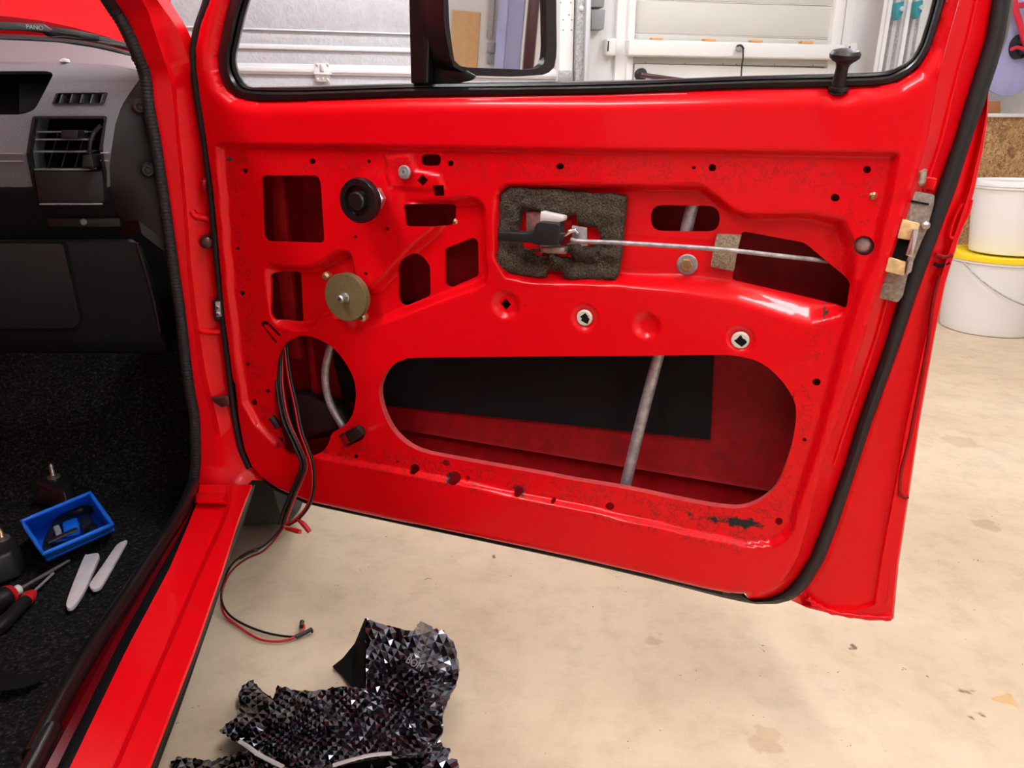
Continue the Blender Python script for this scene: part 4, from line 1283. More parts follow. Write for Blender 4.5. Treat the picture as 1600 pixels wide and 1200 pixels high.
# wear masks
P2 = np.array([(q[0], q[2]) for q in v])
ins = sdist(P2, rec)
band = np.exp(-((ins - 0.028) / 0.018) ** 2) * (ins > 0.002)
lowm = sdist(P2, D2([(560, 700), (760, 735), (1000, 775), (1140, 797), (1220, 790), (1245, 825), (1160, 860), (900, 798), (600, 736), (420, 690)], RC))
wear = band * 0.75 + 1.0 * sstep((lowm + 0.006) / 0.012)
chip = np.zeros(len(P2))
for x, y, sx, sy, a in ((1150, 818, 0.055, 0.012, 0.92), (1080, 806, 0.045, 0.010, 0.78), (1195, 825, 0.025, 0.01, 0.9), (712, 746, 0.018, 0.014, 1.1), (648, 733, 0.014, 0.011, 0.9), (811, 767, 0.016, 0.012, 1.0), (953, 792, 0.014, 0.013, 0.9), (697, 724, 0.016, 0.008, 0.9), (1290, 495, 0.006, 0.02, 0.9), (440, 690, 0.02, 0.02, 0.8), (1085, 262, 0.02, 0.012, 0.7), (488, 252, 0.014, 0.01, 0.7), (576, 254, 0.008, 0.014, 0.8), (620, 250, 0.02, 0.012, 0.6), (610, 720, 0.05, 0.006, 0.85), (704, 255, 0.010, 0.010, 0.6), (590, 535, 0.008, 0.015, 0.5), (820, 476, 0.006, 0.012, 0.7), (1240, 600, 0.006, 0.06, 0.6), (1245, 760, 0.01, 0.03, 0.6)):
    c = D2([(x, y)], RC)[0]
    chip = np.maximum(chip, a * np.exp(-(((P2 - c) / (np.array([sx, sy]) * 1.2)) ** 2).sum(1)))
for nm, arr in (('wear', np.clip(wear, 0, 1)), ('chip', np.clip(chip, 0, 1.2))):
    at = panel.data.attributes.new(nm, 'FLOAT', 'POINT')
    at.data.foreach_set('value', arr.astype(np.float32))

# ---- door shell: jamb slope at the latch end, flange, outer skin, bottom
jR = DY(face_B[7:] + face_R + face_R2, 0.004)
jS = [(1172, 938), (1198, 936), (1217, 929), (1233, 917), (1246, 902), (1265, 872), (1287, 817), (1320, 726), (1340, 660), (1384, 535), (1405, 461), (1430, 385), (1462, 299), (1490, 222), (1509, 157), (1527, 100), (1540, 60), (1551, -4), (1560, -40), (1574, -100), (1580, -150), (1575, -200)]
jM = [((a[0] + b[0]) / 2 - 2, (a[1] + b[1]) / 2 - 1, 0.022) for a, b in zip(face_B[6:] + face_R + face_R2, jS)]
loft('door_jamb', [DY(face_B[6:] + face_R + face_R2, 0.003), DY(jM), DY(jS, 0.040)], 'red_paint', door, n=150, smooth=50)
tube('jamb_bead', [DOOR.Y(p[0] + 3, p[1], 0.0235) for p in jM[7:18]], 0.0022, 'red_paint', door, seg=8)
sO = [(1180, 944), (1213, 944), (1236, 938), (1252, 928), (1266, 913), (1288, 876), (1311, 817), (1341, 726), (1363, 660), (1408, 535), (1432, 461), (1460, 385), (1492, 299), (1517, 222), (1540, 157), (1559, 100), (1570, 60), (1580, -4), (1590, -40), (1604, -100), (1610, -150), (1606, -200)]
sM = [((a[0] + b[0]) / 2, (a[1] + b[1]) / 2) for a, b in zip(jS, sO)]
jS_, sO_ = jS, sO
jS = [(980, 884), (1060, 902), (1130, 913), (1158, 922)] + jS_
sO = [(980, 896), (1060, 916), (1130, 934), (1158, 940)] + sO_
sM = [((a[0] + b[0]) / 2, (a[1] + b[1]) / 2) for a, b in zip(jS, sO)]
loft('edge_seal', [DY(jS, 0.040), DY([(0.8 * a[0] + 0.2 * b[0], 0.8 * a[1] + 0.2 * b[1]) for a, b in zip(jS, sO)], 0.032), DY(sM, 0.030), DY([(0.2 * a[0] + 0.8 * b[0], 0.2 * a[1] + 0.8 * b[1]) for a, b in zip(jS, sO)], 0.034), DY(sO, 0.046)], 'rubber', door, n=160, smooth=60)
loft('frame_seal_edge', [DY([(1548, 115), (1559, 100), (1570, 60), (1580, -4), (1592, -60), (1610, -150)], 0.046), DY([(1551, 112), (1566, 80), (1574, 60), (1585, -4), (1597, -60), (1616, -150)], 0.055), DY([(1551, 112), (1566, 80), (1574, 60), (1585, -4), (1597, -60), (1616, -150)], 0.07)], 'rubber_gloss', door, n=40)
# flange behind the seal
fI = [(1236, 938), (1252, 928), (1266, 913), (1288, 876), (1311, 817), (1341, 726), (1363, 660), (1408, 535), (1432, 461), (1460, 385), (1492, 299), (1517, 222), (1534, 170), (1546, 130)]
fO = [(1262, 950), (1310, 962), (1360, 970), (1396, 969), (1404, 883), (1421, 770), (1437, 660), (1461, 522), (1477, 443), (1497, 378), (1521, 305), (1536, 235), (1543, 184), (1546, 118)]
def mixp(t): return [((1 - t) * a[0] + t * b[0], (1 - t) * a[1] + t * b[1]) for a, b in zip(fI, fO)]
fl_l = [DY(fI, 0.047), DY(mixp(0.05), 0.058), DY(mixp(0.55), 0.062), DY(mixp(0.70), 0.060), DY(mixp(0.74), 0.053), DY(mixp(0.97), 0.054), DY(mixp(1.0), 0.058), DY(mixp(1.0), 0.068)]
fo = loft('door_flange', fl_l, 'red_paint', door, n=150, smooth=45)
tube('flange_crease', DY([(1405, 775), (1408, 735), (1420, 690), (1436, 610), (1449, 540), (1458, 470), (1468, 430)], 0.0535), 0.0022, 'red_shaded', door, seg=8)
tube('flange_crease', DY([(1392, 840), (1390, 880), (1386, 930), (1381, 948)], 0.0565), 0.003, 'red_shaded', door, seg=8)
tube('flange_fold', DY([(1404, 768), (1412, 776), (1420, 776)], 0.0545), 0.0028, 'red_shaded', door, seg=8)
tube('hem_fold', DY([(1262, 934), (1275, 944), (1300, 956), (1345, 963), (1392, 966)], 0.054), [0.0035 + 0.0012 * math.sin(k * 1.7) for k in range(25)], 'red_paint', door, seg=8)
tube('flange_loop', DY([(1518, 312), (1512, 335), (1503, 352), (1496, 368), (1488, 372), (1484, 366), (1492, 340), (1503, 318)], 0.055), 0.002, 'red_paint', door, seg=8)
tube('flange_fold', DY([(1462, 398), (1475, 402), (1488, 398)], 0.055), 0.003, 'red_shaded', door, seg=8)
tube('flange_fold', DY([(1460, 412), (1470, 416), (1484, 410)], 0.055), 0.002, 'black_matt', door, seg=8)

# bottom and hinge-side seals
tube('bottom_seal', DY([(377, 700), (394, 732), (413, 749), (440, 766), (467, 777), (490, 785), (620, 813), (760, 842), (900, 872), (1000, 895), (1060, 909), (1130, 926)], 0.026), 0.0055, 'rubber_gloss', door, seg=8, per=8)
hl = [(336, -60), (324, 0), (309, 45), (303, 80), (304, 115), (311, 165), (319, 215), (330, 300), (339, 400), (349, 500), (361, 600), (367, 650), (377, 700), (390, 731)]
tube('hinge_seal', DY(hl, 0.014), 0.0062, 'rubber', door, seg=10, per=8)
loft('door_hinge_edge', [DY([(a + 3, b) for a, b in hl], 0.012), DY([(a + 6, b) for a, b in hl], 0.075)], 'red_paint', door, n=60)
# outer skin with the belt, swage and tuck-under, seen from inside through the openings
skin = []
fO3 = np.array(DY(fO[3:], 0.072))
for vv_, yy in ((0.0, 0.069), (0.03, 0.080), (0.075, 0.094), (0.100, 0.099), (0.108, 0.098), (0.113, 0.088), (0.119, 0.091), (0.25, 0.100), (0.40, 0.104), (0.48, 0.098), (0.50, 0.102), (0.58, 0.095), (0.65, 0.076)):
    xr = float(np.interp(vv_, np.sort(fO3[:, 2]), fO3[np.argsort(fO3[:, 2]), 0]))
    skin.append([(x, yy, vv_) for x in np.linspace(-0.03, xr - 0.003, 12)])
loft('outer_skin', skin, 'red_shaded', door, n=40, smooth=28)
loft('door_bottom', [[(x, 0.018, 0.003) for x in np.linspace(0.05, 0.9, 8)], [(x, 0.07, 0.0) for x in np.linspace(0.03, 0.9, 8)]], 'red_shaded', door, n=20)
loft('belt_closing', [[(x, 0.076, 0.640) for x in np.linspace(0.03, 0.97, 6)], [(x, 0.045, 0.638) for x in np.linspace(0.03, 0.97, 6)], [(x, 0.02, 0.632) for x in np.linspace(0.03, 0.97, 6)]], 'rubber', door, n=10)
loft('latch_end_wall', [DY([(1290, 850), (1305, 817), (1405, 535), (1455, 385), (1515, 222)], 0.045), [(0.97, 0.085, 0.06), (0.985, 0.094, 0.12), (1.0, 0.103, 0.3), (1.01, 0.103, 0.45), (1.01, 0.08, 0.63)]], 'red_shaded', door, n=20)
# black damping sheet stuck inside the outer skin
pad_px = [(520, 556), (540, 700 - 75), (1110, 685), (1118, 480), (600, 470)]
def skin_y(z): return float(np.interp(z, [0.119, 0.25, 0.40], [0.091, 0.100, 0.104]))
pf = []
for a, b in pad_px:
    q = DOOR.Y(a, b, 0.094)
    q[1] = skin_y(q[2]) - 0.006
    pf.append(q)
slab('damping_sheet', pf, [q + np.array([0, 0.003, 0]) for q in pf], 'bitumen', door)
# window channel plates in the cavity
quad_prism('window_guide', DOOR, [(424, 270), (441, 270), (450, 380), (462, 500), (470, 560), (450, 560), (440, 480), (428, 380)], 0.05, 0.06, 'red_shaded', door, bevel=0.001)
quad_prism('window_guide', DOOR, [(474, 420), (480, 420), (486, 520), (500, 640), (490, 640), (478, 520)], 0.055, 0.062, 'red_shaded', door, bevel=0.001)
slab('cavity_box', DY([(452, 620), (478, 617), (532, 640), (548, 664), (520, 672), (465, 690), (450, 668)], 0.035), DY([(458, 605), (500, 606), (550, 630), (556, 655), (530, 680), (470, 690), (455, 660)], 0.08), 'black_plastic', door, bevel=0.006)

# tubes of the window winder
tube('winder_tube', DY([(1097, 272), (1077, 340), (1052, 458), (1028, 557), (1000, 665), (975, 768), (970, 790)], 0.047), 0.0082, 'galv', door, seg=14)
tube('winder_tube', DY([(540, 470), (524, 520), (513, 555), (508, 585), (511, 615), (520, 640), (535, 665), (550, 690)], 0.034), 0.0065, 'galv', door, seg=12)

# ---- winder spindle with felt disc
c = DOOR.Y(542, 464, -0.004)
wnd = lathe('felt_disc', c, (0, -1, 0), [(-0.008, 0.034), (-0.008, 0.0365), (0.004, 0.037), (0.005, 0.036), (0.005, 0.009), (0.002, 0.0085), (0.002, 0.0)], 'felt_green', door, seg=40, smooth=30)
cs = c + np.array([0, -0.002, 0])
lathe('spindle', cs, (0, -1, 0), [(0, 0.0085), (0.004, 0.0085), (0.005, 0.0065), (0.016, 0.0062), (0.018, 0.0045), (0.018, 0.0022), (0.012, 0.0018)], 'steel', wnd, seg=14, smooth=20)
for x, y in ((514, 431), (570, 494)):
    lathe('disc_bolt', DOOR.Y(x, y, 0.012), (0, -1, 0), [(0, 0.007), (0.008, 0.007), (0.012, 0.004)], 'brass', wnd, seg=10)

# ---- black knob on its threaded stem
c = DOOR.Y(590, 309, 0.004)
kb = lathe('knob', c + np.array([0, -0.036, 0]), (0, -1, 0), [(0, 0.012), (0.0, 0.026), (0.004, 0.0305), (0.012, 0.031), (0.016, 0.029), (0.0162, 0.021), (0.011, 0.0195), (0.011, 0.0135), (0.019, 0.0125), (0.021, 0.0105), (0.021, 0.0)], 'rubber_gloss', door, seg=40)
lathe('knob_stem', c, (0, -1, 0), [(0, 0.012), (0.003, 0.012), (0.0032, 0.0085)] + [(0.004 + 0.0022 * k, 0.0085 if k % 2 else 0.0076) for k in range(16)] + [(0.0375, 0.0085)], 'steel', kb, seg=18, smooth=20)
lathe('hex_nut', c + np.array([0, -0.003, 0]), (0, -1, 0), [(0, 0.0165), (0.009, 0.0165), (0.011, 0.0145), (0.011, 0.009)], 'steel', kb, seg=6, smooth=20)
lathe('nut_flange', c + np.array([0, -0.0145, 0]), (0, -1, 0), [(0, 0.0125), (0.006, 0.0125)], 'chrome', kb, seg=20)

# washer, bolts, clips
def bolt(name, px, py, r, prof, m, y, parent=door, seg=18):
    return lathe(name, DOOR.Y(px, py, y), (0, -1, 0), [(d, k * r) for d, k in prof], m, parent, seg=seg)


w = bolt('washer', 633, 269, 0.0095, [(0, 1), (0.003, 1), (0.004, 0.9), (0.004, 0.5), (0.006, 0.45), (0.006, 0.2), (0.003, 0.18)], 'galv', 0.003)
w = bolt('flange_bolt', 1074, 413, 0.0135, [(0, 1), (0.002, 1), (0.003, 0.9), (0.003, 0.6)], 'galv', RC + PK)
bolt('bolt_head', 1074, 413, 0.0085, [(0, 1), (0.007, 1), (0.008, 0.85), (0.008, 0.5), (0.005, 0.45)], 'brass', RC + PK - 0.0025, w, 6)
for x, y in ((914, 496), (1157, 531)):
    k = bolt('plug', x, y, 0.0112, [(0, 1), (0.003, 1), (0.0045, 0.85), (0.0045, 0.4)], 'white_clip', RC + 0.005)
    q = DOOR.Y(x, y + 2, RC + 0.0002)
    vv = [(q[0] + 0.0062 * (1 + 0.35 * math.sin(j * 2.3 + x)) * math.cos(j * math.pi / 6), q[1], q[2] + 0.0062 * (1 + 0.35 * math.cos(j * 1.9)) * math.sin(j * math.pi / 6)) for j in range(12)]
    slab('plug_hole', [np.array(p) for p in vv], [np.array(p) + np.array([0, 0.003, 0]) for p in vv], 'black_matt', k)
bolt('lock_bolt', 1349, 383, 0.0125, [(0, 1), (0.003, 1), (0.005, 0.8), (0.006, 0.3)], 'steel', 0.024, seg=14)
bolt('rivet_stud', 1364, 306, 0.0045, [(0, 1), (0.003, 0.9), (0.005, 0.4)], 'brass', RC + 0.001)
bolt('rivet_stud', 713, 346, 0.005, [(0, 1), (0.004, 0.8), (0.006, 0.3)], 'brass', RC + PK)
kx = quad_prism('cable_plug', DOOR, [(538, 676), (557, 667), (567, 680), (548, 693)], 0.0, 0.03, 'black_plastic', door, bevel=0.002)
quad_prism('plug_tip', DOOR, [(531, 683), (540, 678), (545, 692), (539, 697)], 0.001, 0.02, 'red_shaded', kx, bevel=0.001)
tube('rubber_grommet', DY([(424, 652), (430, 660), (436, 668)], 0.004), 0.006, 'rubber', door, seg=8)

# ---- latch rod and its felt pads
tube('latch_rod', DY([(893, 374, 0.0), (905, 377, -0.003), (960, 379, -0.005), (1060, 385, -0.002), (1140, 391, 0.006), (1220, 400, 0.022), (1275, 406, 0.038), (1340, 414, 0.06)]), 0.0029, 'galv', door, seg=10)
fp = rnd([(1120, 366), (1158, 368), (1151, 395), (1146, 424), (1110, 417), (1114, 392)], 2)
quad_prism('felt_pad', DOOR, fp, RC + PK - 0.010, RC + PK + 0.001, 'felt', door, bevel=0.002)

# ---- torn foam pad around the inner handle
fo_px = [(780, 294), (800, 292), (830, 295), (870, 296), (905, 300), (935, 303), (958, 303), (978, 308), (975, 340), (971, 385), (966, 425), (961, 441), (930, 439), (897, 436), (878, 434), (880, 427), (868, 424), (853, 423), (851, 434), (830, 433), (800, 428), (776, 421), (775, 410), (779, 385), (777, 370), (777, 318), (781, 315)]
fi_px = [(812, 331), (822, 329), (838, 330), (846, 334), (858, 334), (866, 337), (884, 337), (901, 336), (901, 351), (915, 353), (933, 357), (938, 368), (938, 376), (930, 384), (908, 384), (900, 381), (880, 384), (862, 384), (846, 388), (822, 392), (812, 386), (808, 360)]
jag = lambda l, a: [tuple(p + rng.uniform(-a, a, 2)) for p in dens(l, 4)]
fo2, fi2 = D2(jag(fo_px, 0.7), RC + PK - 0.012), D2(jag(fi_px, 1.0), RC + PK - 0.012)
V, T, bd, own = cdt_sheet(fo2, [fi2], 0.0035)
dE = np.minimum(dist(V, fo2), dist(V, fi2))
nz = np.array([noise.noise(Vector((p[0] * 38, p[1] * 55, 1.0))) + 0.6 * noise.noise(Vector((p[0] * 130, p[1] * 130, 4.0))) for p in V])
tear = D2([(838, 400), (905, 398)], 0.0)
tr_ = np.exp(-(dist(V, D2([(815, 398), (850, 402), (890, 404), (925, 400)]), closed=False) / 0.014) ** 2)
hy = RC + PK - 0.015 + nz * 0.005 + 0.012 * tr_ * (1 + 1.1 * nz) + 0.003 * (1 - sstep(dE / 0.005))
V3 = np.stack([V[:, 0], hy, V[:, 1]], 1)
v, f = extrude_border(V3, T, bd, own, lambda o: [lambda p: np.array([0, RC + PK - p[1], 0])])
mk('foam_pad', v, f, 'foam', door, smooth=70)

# ---- inner handle: bracket, lever, tang
hb_px = [(822, 330), (842, 331), (884, 340), (884, 352), (915, 356), (918, 384), (890, 386), (884, 397), (845, 396), (843, 382), (822, 368)]
hbk = quad_prism('handle_bracket', DOOR, hb_px, RC + PK - 0.006, RC + PK - 0.003, 'steel', door, bevel=0.0006)
quad_prism('bracket_ear', DOOR, [(844, 330), (862, 334), (881, 338), (881, 345), (872, 348), (843, 346)], -0.004, 0.012, 'white_plastic', hbk, bevel=0.002)
quad_prism('bracket_ear', DOOR, [(844, 386), (882, 387), (882, 395), (845, 395)], -0.006, 0.012, 'steel', hbk, bevel=0.002)
quad_prism('bracket_window', DOOR, [(876, 347), (893, 344), (894, 378), (876, 384)], RC + PK - 0.0075, RC + PK - 0.0062, 'red_shaded', hbk)
lever = rnd([(777, 364), (782, 362), (822, 364), (832, 362), (838, 349), (844, 346), (872, 349), (875, 352), (874, 380), (870, 384), (846, 383), (838, 383), (830, 380), (800, 378), (781, 377), (777, 373)], 2.5)
quad_prism('handle_lever', DOOR, lever, -0.014, 0.006, 'black_satin', hbk, bevel=0.0025, seg=3)
tube('handle_tang', DY([(872, 366, -0.002), (884, 366, -0.004), (890, 362, -0.004), (898, 360, -0.002), (903, 364, 0.0)]), 0.0028, 'chrome', hbk, seg=8)
quad_prism('tang_plate', DOOR, [(894, 352), (917, 356), (917, 380), (894, 382)], 0.002, 0.004, 'galv', hbk, bevel=0.0006)

# ---- lock pin at the window sill
lp = tube('lock_pin', DY([(1308, 142, 0.012), (1311, 128, 0.008), (1316, 105, 0.004), (1319, 94, 0.002)]), [0.0105, 0.0095, 0.0085, 0.008, 0.0078, 0.0075, 0.0072, 0.007, 0.007, 0.0068, 0.0066, 0.0066, 0.0066, 0.007, 0.0075, 0.008, 0.009, 0.010, 0.011], 'black_plastic', door, seg=16)
q0, q1 = DOOR.Y(1318, 98, 0.002), DOOR.Y(1321, 84, 0.0)
lathe('pin_head', q0, q1 - q0, [(0, 0.008), (0.002, 0.012), (0.005, 0.0155), (0.009, 0.016), (0.012, 0.0135), (0.0135, 0.008), (0.014, 0)], 'black_plastic', lp, seg=24)
lathe('pin_collar', DOOR.Y(1310, 140.5, 0.010), q1 - q0, [(0, 0.011), (0.003, 0.011), (0.004, 0.009)], 'black_plastic', lp, seg=20)

# ---- window surround: rubber, division bar, panes
gl_px = [(392, 0), (375, 66), (370, 92), (374, 113), (388, 134), (410, 135.5), (477, 134.5), (560, 132), (640, 130), (800, 128.5), (955, 125.5), (1060, 122.5), (1180, 118), (1364, 113), (1403, 104), (1424, 89), (1436, 70), (1442, 52), (1456, 0), (1466, -60), (1464, -110), (1450, -142), (1400, -152), (900, -154), (530, -142), (470, -118), (425, -70)]
ow = [DOOR.Y(a, b, 0.006) for a, b in resample(win_px, 220, True)]
om = [DOOR.Y(a, b, 0.008) for a, b in resample(win_px, 220, True)]


def ring_loft(name, loops, m, parent, smooth=45, n=240):
    rows = [resample(spline(np.array(l), 3, True), n, True) for l in loops]
    v = np.vstack(rows)
    f = []
    for r in range(len(rows) - 1):
        for i in range(n):
            j = (i + 1) % n
            f.append((r * n + i, r * n + j, (r + 1) * n + j, (r + 1) * n + i))
    return mk(name, v, f, m, parent, smooth=smooth)


def rl(t, y): return [DOOR.Y((1 - t) * a[0] + t * b[0], (1 - t) * a[1] + t * b[1], y) for a, b in zip(win_px, gl_px)]


ring_loft('window_rubber', [rl(-0.05, 0.026), rl(0.0, 0.017), rl(0.12, 0.010), rl(0.45, 0.009), rl(0.60, 0.013), rl(0.66, 0.022), rl(0.72, 0.016), rl(0.92, 0.018), rl(1.0, 0.026), rl(1.0, 0.04)], 'rubber_gloss', door)
bar = quad_prism('division_bar', DOOR, [(638, -160), (673, -160), (673, 0), (669, 131), (641, 131), (638, 0)], 0.012, 0.045, 'rubber_gloss', door, bevel=0.003)
tube('division_lip', DY([(672, -160), (671, 0), (667, 128)], 0.011), 0.0025, 'rubber_gloss', bar, seg=8)
pane = [DOOR.Y(a, b, 0.034) for a, b in [(641, -150)] + [p for p in gl_px[:9]][::-1][0:0] + [(641, 134)] + [(560, 136), (477, 139), (410, 140), (384, 138), (368, 115), (364, 92), (370, 60), (388, 0), (425, -75), (470, -122), (530, -146)]]
mk('quarter_pane', pane, [tuple(range(len(pane)))], 'glass_pane', door, smooth=None)
pane = [DOOR.Y(a, b, 0.036) for a, b in ((668, -158), (668, 140), (800, 134), (955, 131), (1060, 128), (1180, 124), (1364, 119), (1410, 108), (1432, 90), (1449, 50), (1462, 0), (1472, -60), (1468, -112), (1452, -148), (1400, -158), (900, -160))]
mk('main_pane', pane, [tuple(range(len(pane)))], 'glass_pane', door, smooth=None)

# ---- outside mirror
mc = DOOR.Y(780, 55, 0.10)
mw = DOOR.world(mc)
vd = mw - CAM; vd /= np.linalg.norm(vd)
rd = np.array([math.sin(math.radians(82)), math.cos(math.radians(82)), 0.03]); rd /= np.linalg.norm(rd)
nm = rd - vd; nm /= np.linalg.norm(nm)


def on_mirror(px, py, off=0.0):
    r = ray(px, py)
    k = ((mw + nm * off - CAM) @ nm) / (r @ nm)
    return DOOR.local(CAM + r * k)


nl = DOOR.R.T @ nm
gp = rnd([(698, -70), (846, -70), (853, 0), (854, 85), (847, 106), (825, 109), (722, 105), (710, 98), (702, 40)], 7)
hp = rnd([(690, -85), (862, -85), (869, 0), (870, 85), (866, 108), (852, 117), (800, 120), (735, 118), (706, 104), (694, 40)], 10)
mh_front = [on_mirror(a, b, 0.006) for a, b in hp]
gpin = [on_mirror(a, b, 0.006) for a, b in gp]
cm = np.mean(mh_front, 0)
n = len(hp)
gpr = resample(np.array(gpin), n, True)
hfr = resample(np.array(mh_front), n, True)
# align starts
k0 = int(np.argmin(np.linalg.norm(gpr - hfr[0], axis=1)))
gpr = np.roll(gpr, -k0, 0)
gin = gpr - nl * 0.008
b1_ = hfr - nl * 0.03
b2_ = np.array([cm + (p - cm) * 0.93 for p in hfr]) - nl * 0.06
b3_ = np.array([cm + (p - cm) * 0.70 for p in hfr]) - nl * 0.085
vv = np.vstack([gin, gpr, hfr, b1_, b2_, b3_])
ff = []
for r in range(5):
    for i in range(n):
        j = (i + 1) % n
        ff.append((r * n + i, r * n + j, (r + 1) * n + j, (r + 1) * n + i))
ff.append(tuple(range(5 * n, 6 * n)))
mir = bm_obj(fixn(vv, ff), 'wing_mirror', 'rubber_gloss', door, smooth=40)
gm = [on_mirror(a, b, 0.0005) for a, b in rnd([(690, -78), (856, -78), (861, 0), (862, 92), (852, 112), (825, 115), (718, 111), (703, 104), (694, 40)], 7)]
mk('mirror_glass', gm, [tuple(range(len(gm)))], 'mirror', mir, smooth=None)
slab('mirror_mount', DY([(675, -120), (690, -120), (700, 60), (712, 100), (745, 119), (737, 126), (716, 130), (676, 131)], 0.03), DY([(675, -120), (698, -120), (707, 60), (716, 100), (745, 118), (742, 124), (716, 130), (676, 131)], 0.075), 'black_plastic', mir, bevel=0.003)

# ---- latch on the jamb
lat = quad_prism('latch', DOOR, rnd([(1424, 297), (1461, 305), (1459, 322), (1449, 358), (1440, 378), (1418, 432), (1411, 462), (1403, 473), (1370, 465), (1384, 430), (1411, 342), (1420, 316)], 3), 0.010, 0.045, 'latch_steel', door, bevel=0.002)
quad_prism('latch_slot', DOOR, [(1421, 312), (1452, 318), (1451, 321), (1420, 315)], 0.0085, 0.012, 'black_matt', lat)
quad_prism('latch_block', DOOR, rnd([(1410, 343), (1438, 350), (1430, 377), (1402, 372)], 2), 0.002, 0.02, 'cream_plastic', lat, bevel=0.002)
quad_prism('latch_block', DOOR, rnd([(1389, 402), (1416, 410), (1412, 431), (1383, 424)], 2), 0.002, 0.02, 'cream_plastic', lat, bevel=0.002)
quad_prism('latch_mouth', DOOR, [(1402, 372.5), (1428, 377.5), (1416, 409), (1389, 401)], 0.008, 0.02, 'black_matt', lat)
quad_prism('latch_claw', DOOR, rnd([(1426, 357), (1436, 359), (1433, 375), (1426, 402), (1414, 399), (1420, 380)], 3), -0.004, 0.02, 'chrome', lat, bevel=0.002)
quad_prism('claw_spring', DOOR, rnd([(1420, 408), (1427, 410), (1424, 425), (1416, 430), (1417, 418)], 2), 0.0, 0.02, 'steel', lat, bevel=0.001)
bolt('latch_rivet', 1385, 450, 0.006, [(0, 1), (0.0015, 1), (0.002, 0.8), (0.002, 0.5), (0.001, 0.4)], 'latch_steel', 0.0095, lat)
bolt('latch_rivet', 1446, 352, 0.005, [(0, 1), (0.004, 0.8), (0.006, 0.3)], 'steel', 0.0095, lat)
tube('lock_button', DY([(1437, 287, 0.02), (1439, 280, 0.012), (1441, 266, 0.008)]), 0.0052, 'steel', door, seg=12)
quad_prism('jamb_emboss', DOOR, rnd([(1444, 276), (1466, 278), (1460, 298), (1438, 294)], 4), 0.018, 0.034, 'red_paint', door, bevel=0.003, seg=3)

# ================================================================== THE WIRES
def wire(name, pts, r, m, parent, flat=1.0, seg=8):
    return tube(name, pts, r, m, parent, None, seg, 8, flat=flat)


def DW(l): return [DOOR.world(DOOR.Y(*p)) for p in l]
def FW(l): return [WORLD.Z(*p) for p in l]


wl = empty('speaker_wire', WORLD, 'red and black speaker wire hanging from the round door opening', 'wire')
upA = [(441, 520, 0.04), (437, 560, 0.03), (437, 605, 0.012), (446, 655, -0.004), (463, 694, -0.012), (475, 724, -0.016), (470, 745, -0.018), (459, 770, -0.018), (447, 800, -0.015), (441, 818, -0.01)]
for dx, dy, m in ((-4.5, 0, 'wire_black'), (-1.5, 0.004, 'wire_red'), (1.5, 0.0, 'wire_black'), (4.5, 0.004, 'wire_red')):
    wire('strand', DW([(a + dx, b, y + dy) for a, b, y in upA]), 0.0028, m, wl)
upB = [(446, 535, 0.035), (452, 585, 0.02), (462, 631, 0.006), (470, 672, -0.008), (480, 700, -0.014), (488, 725, -0.018), (490, 755, -0.018), (484, 785, -0.016), (468, 808, -0.012), (450, 820, -0.01)]
for dx, dy, m in ((-1.6, 0, 'wire_red'), (1.6, 0, 'wire_black')):
    wire('strand', DW([(a + dx, b, y + dy) for a, b, y in upB]), 0.0026, m, wl)
for a in ([(447, 826, -0.012), (458, 828, -0.016), (469, 831, -0.018)], [(466, 812, -0.012), (475, 820, -0.014), (484, 831, -0.016)]):
    tube('red_connector', DW(a), [0.003, 0.0035, 0.0042, 0.0046, 0.0046, 0.0046, 0.004], 'wire_red', wl, seg=10, per=3)
jz = DOOR.world(DOOR.Y(443, 820, -0.01))[2]
tb = [(443, 820, jz), (425, 842, jz - 0.05), (407, 856, jz - 0.10), (378, 869, 0.115), (360, 885, 0.07), (349, 911, 0.035), (346, 935, 0.02), (355, 957, 0.01), (378, 974, 0.006), (417, 989, 0.006), (457, 995, 0.006), (474, 990, 0.007), (486, 983, 0.008), (488, 988, 0.006)]
wire('tail_black', FW(tb), 0.0023, 'wire_black', wl)
tr2 = [(445, 822, jz), (428, 845, jz - 0.05), (410, 862, jz - 0.10), (384, 874, 0.105), (362, 892, 0.06), (350, 915, 0.03), (346, 940, 0.016), (351, 960, 0.008), (369, 976, 0.005), (404, 998, 0.005), (438, 1002, 0.005), (463, 994, 0.006), (475, 982, 0.008), (473, 971, 0.008)]
wire('tail_red', FW(tr2), 0.0023, 'wire_red', wl)
tube('end_plug', FW([(462, 995, 0.007), (476, 989, 0.008), (487, 983, 0.009)]), 0.0042, 'wire_black', wl, seg=10, per=3)
tube('end_plug', FW([(471, 979, 0.008), (472, 971, 0.009)]), 0.0045, 'wire_black', wl, seg=10, per=3)
tube('wire_sleeve', FW([(400, 859, 0.157), (388, 864, 0.135), (376, 871, 0.112)]), 0.0042, 'wire_black', wl, seg=10, per=3)

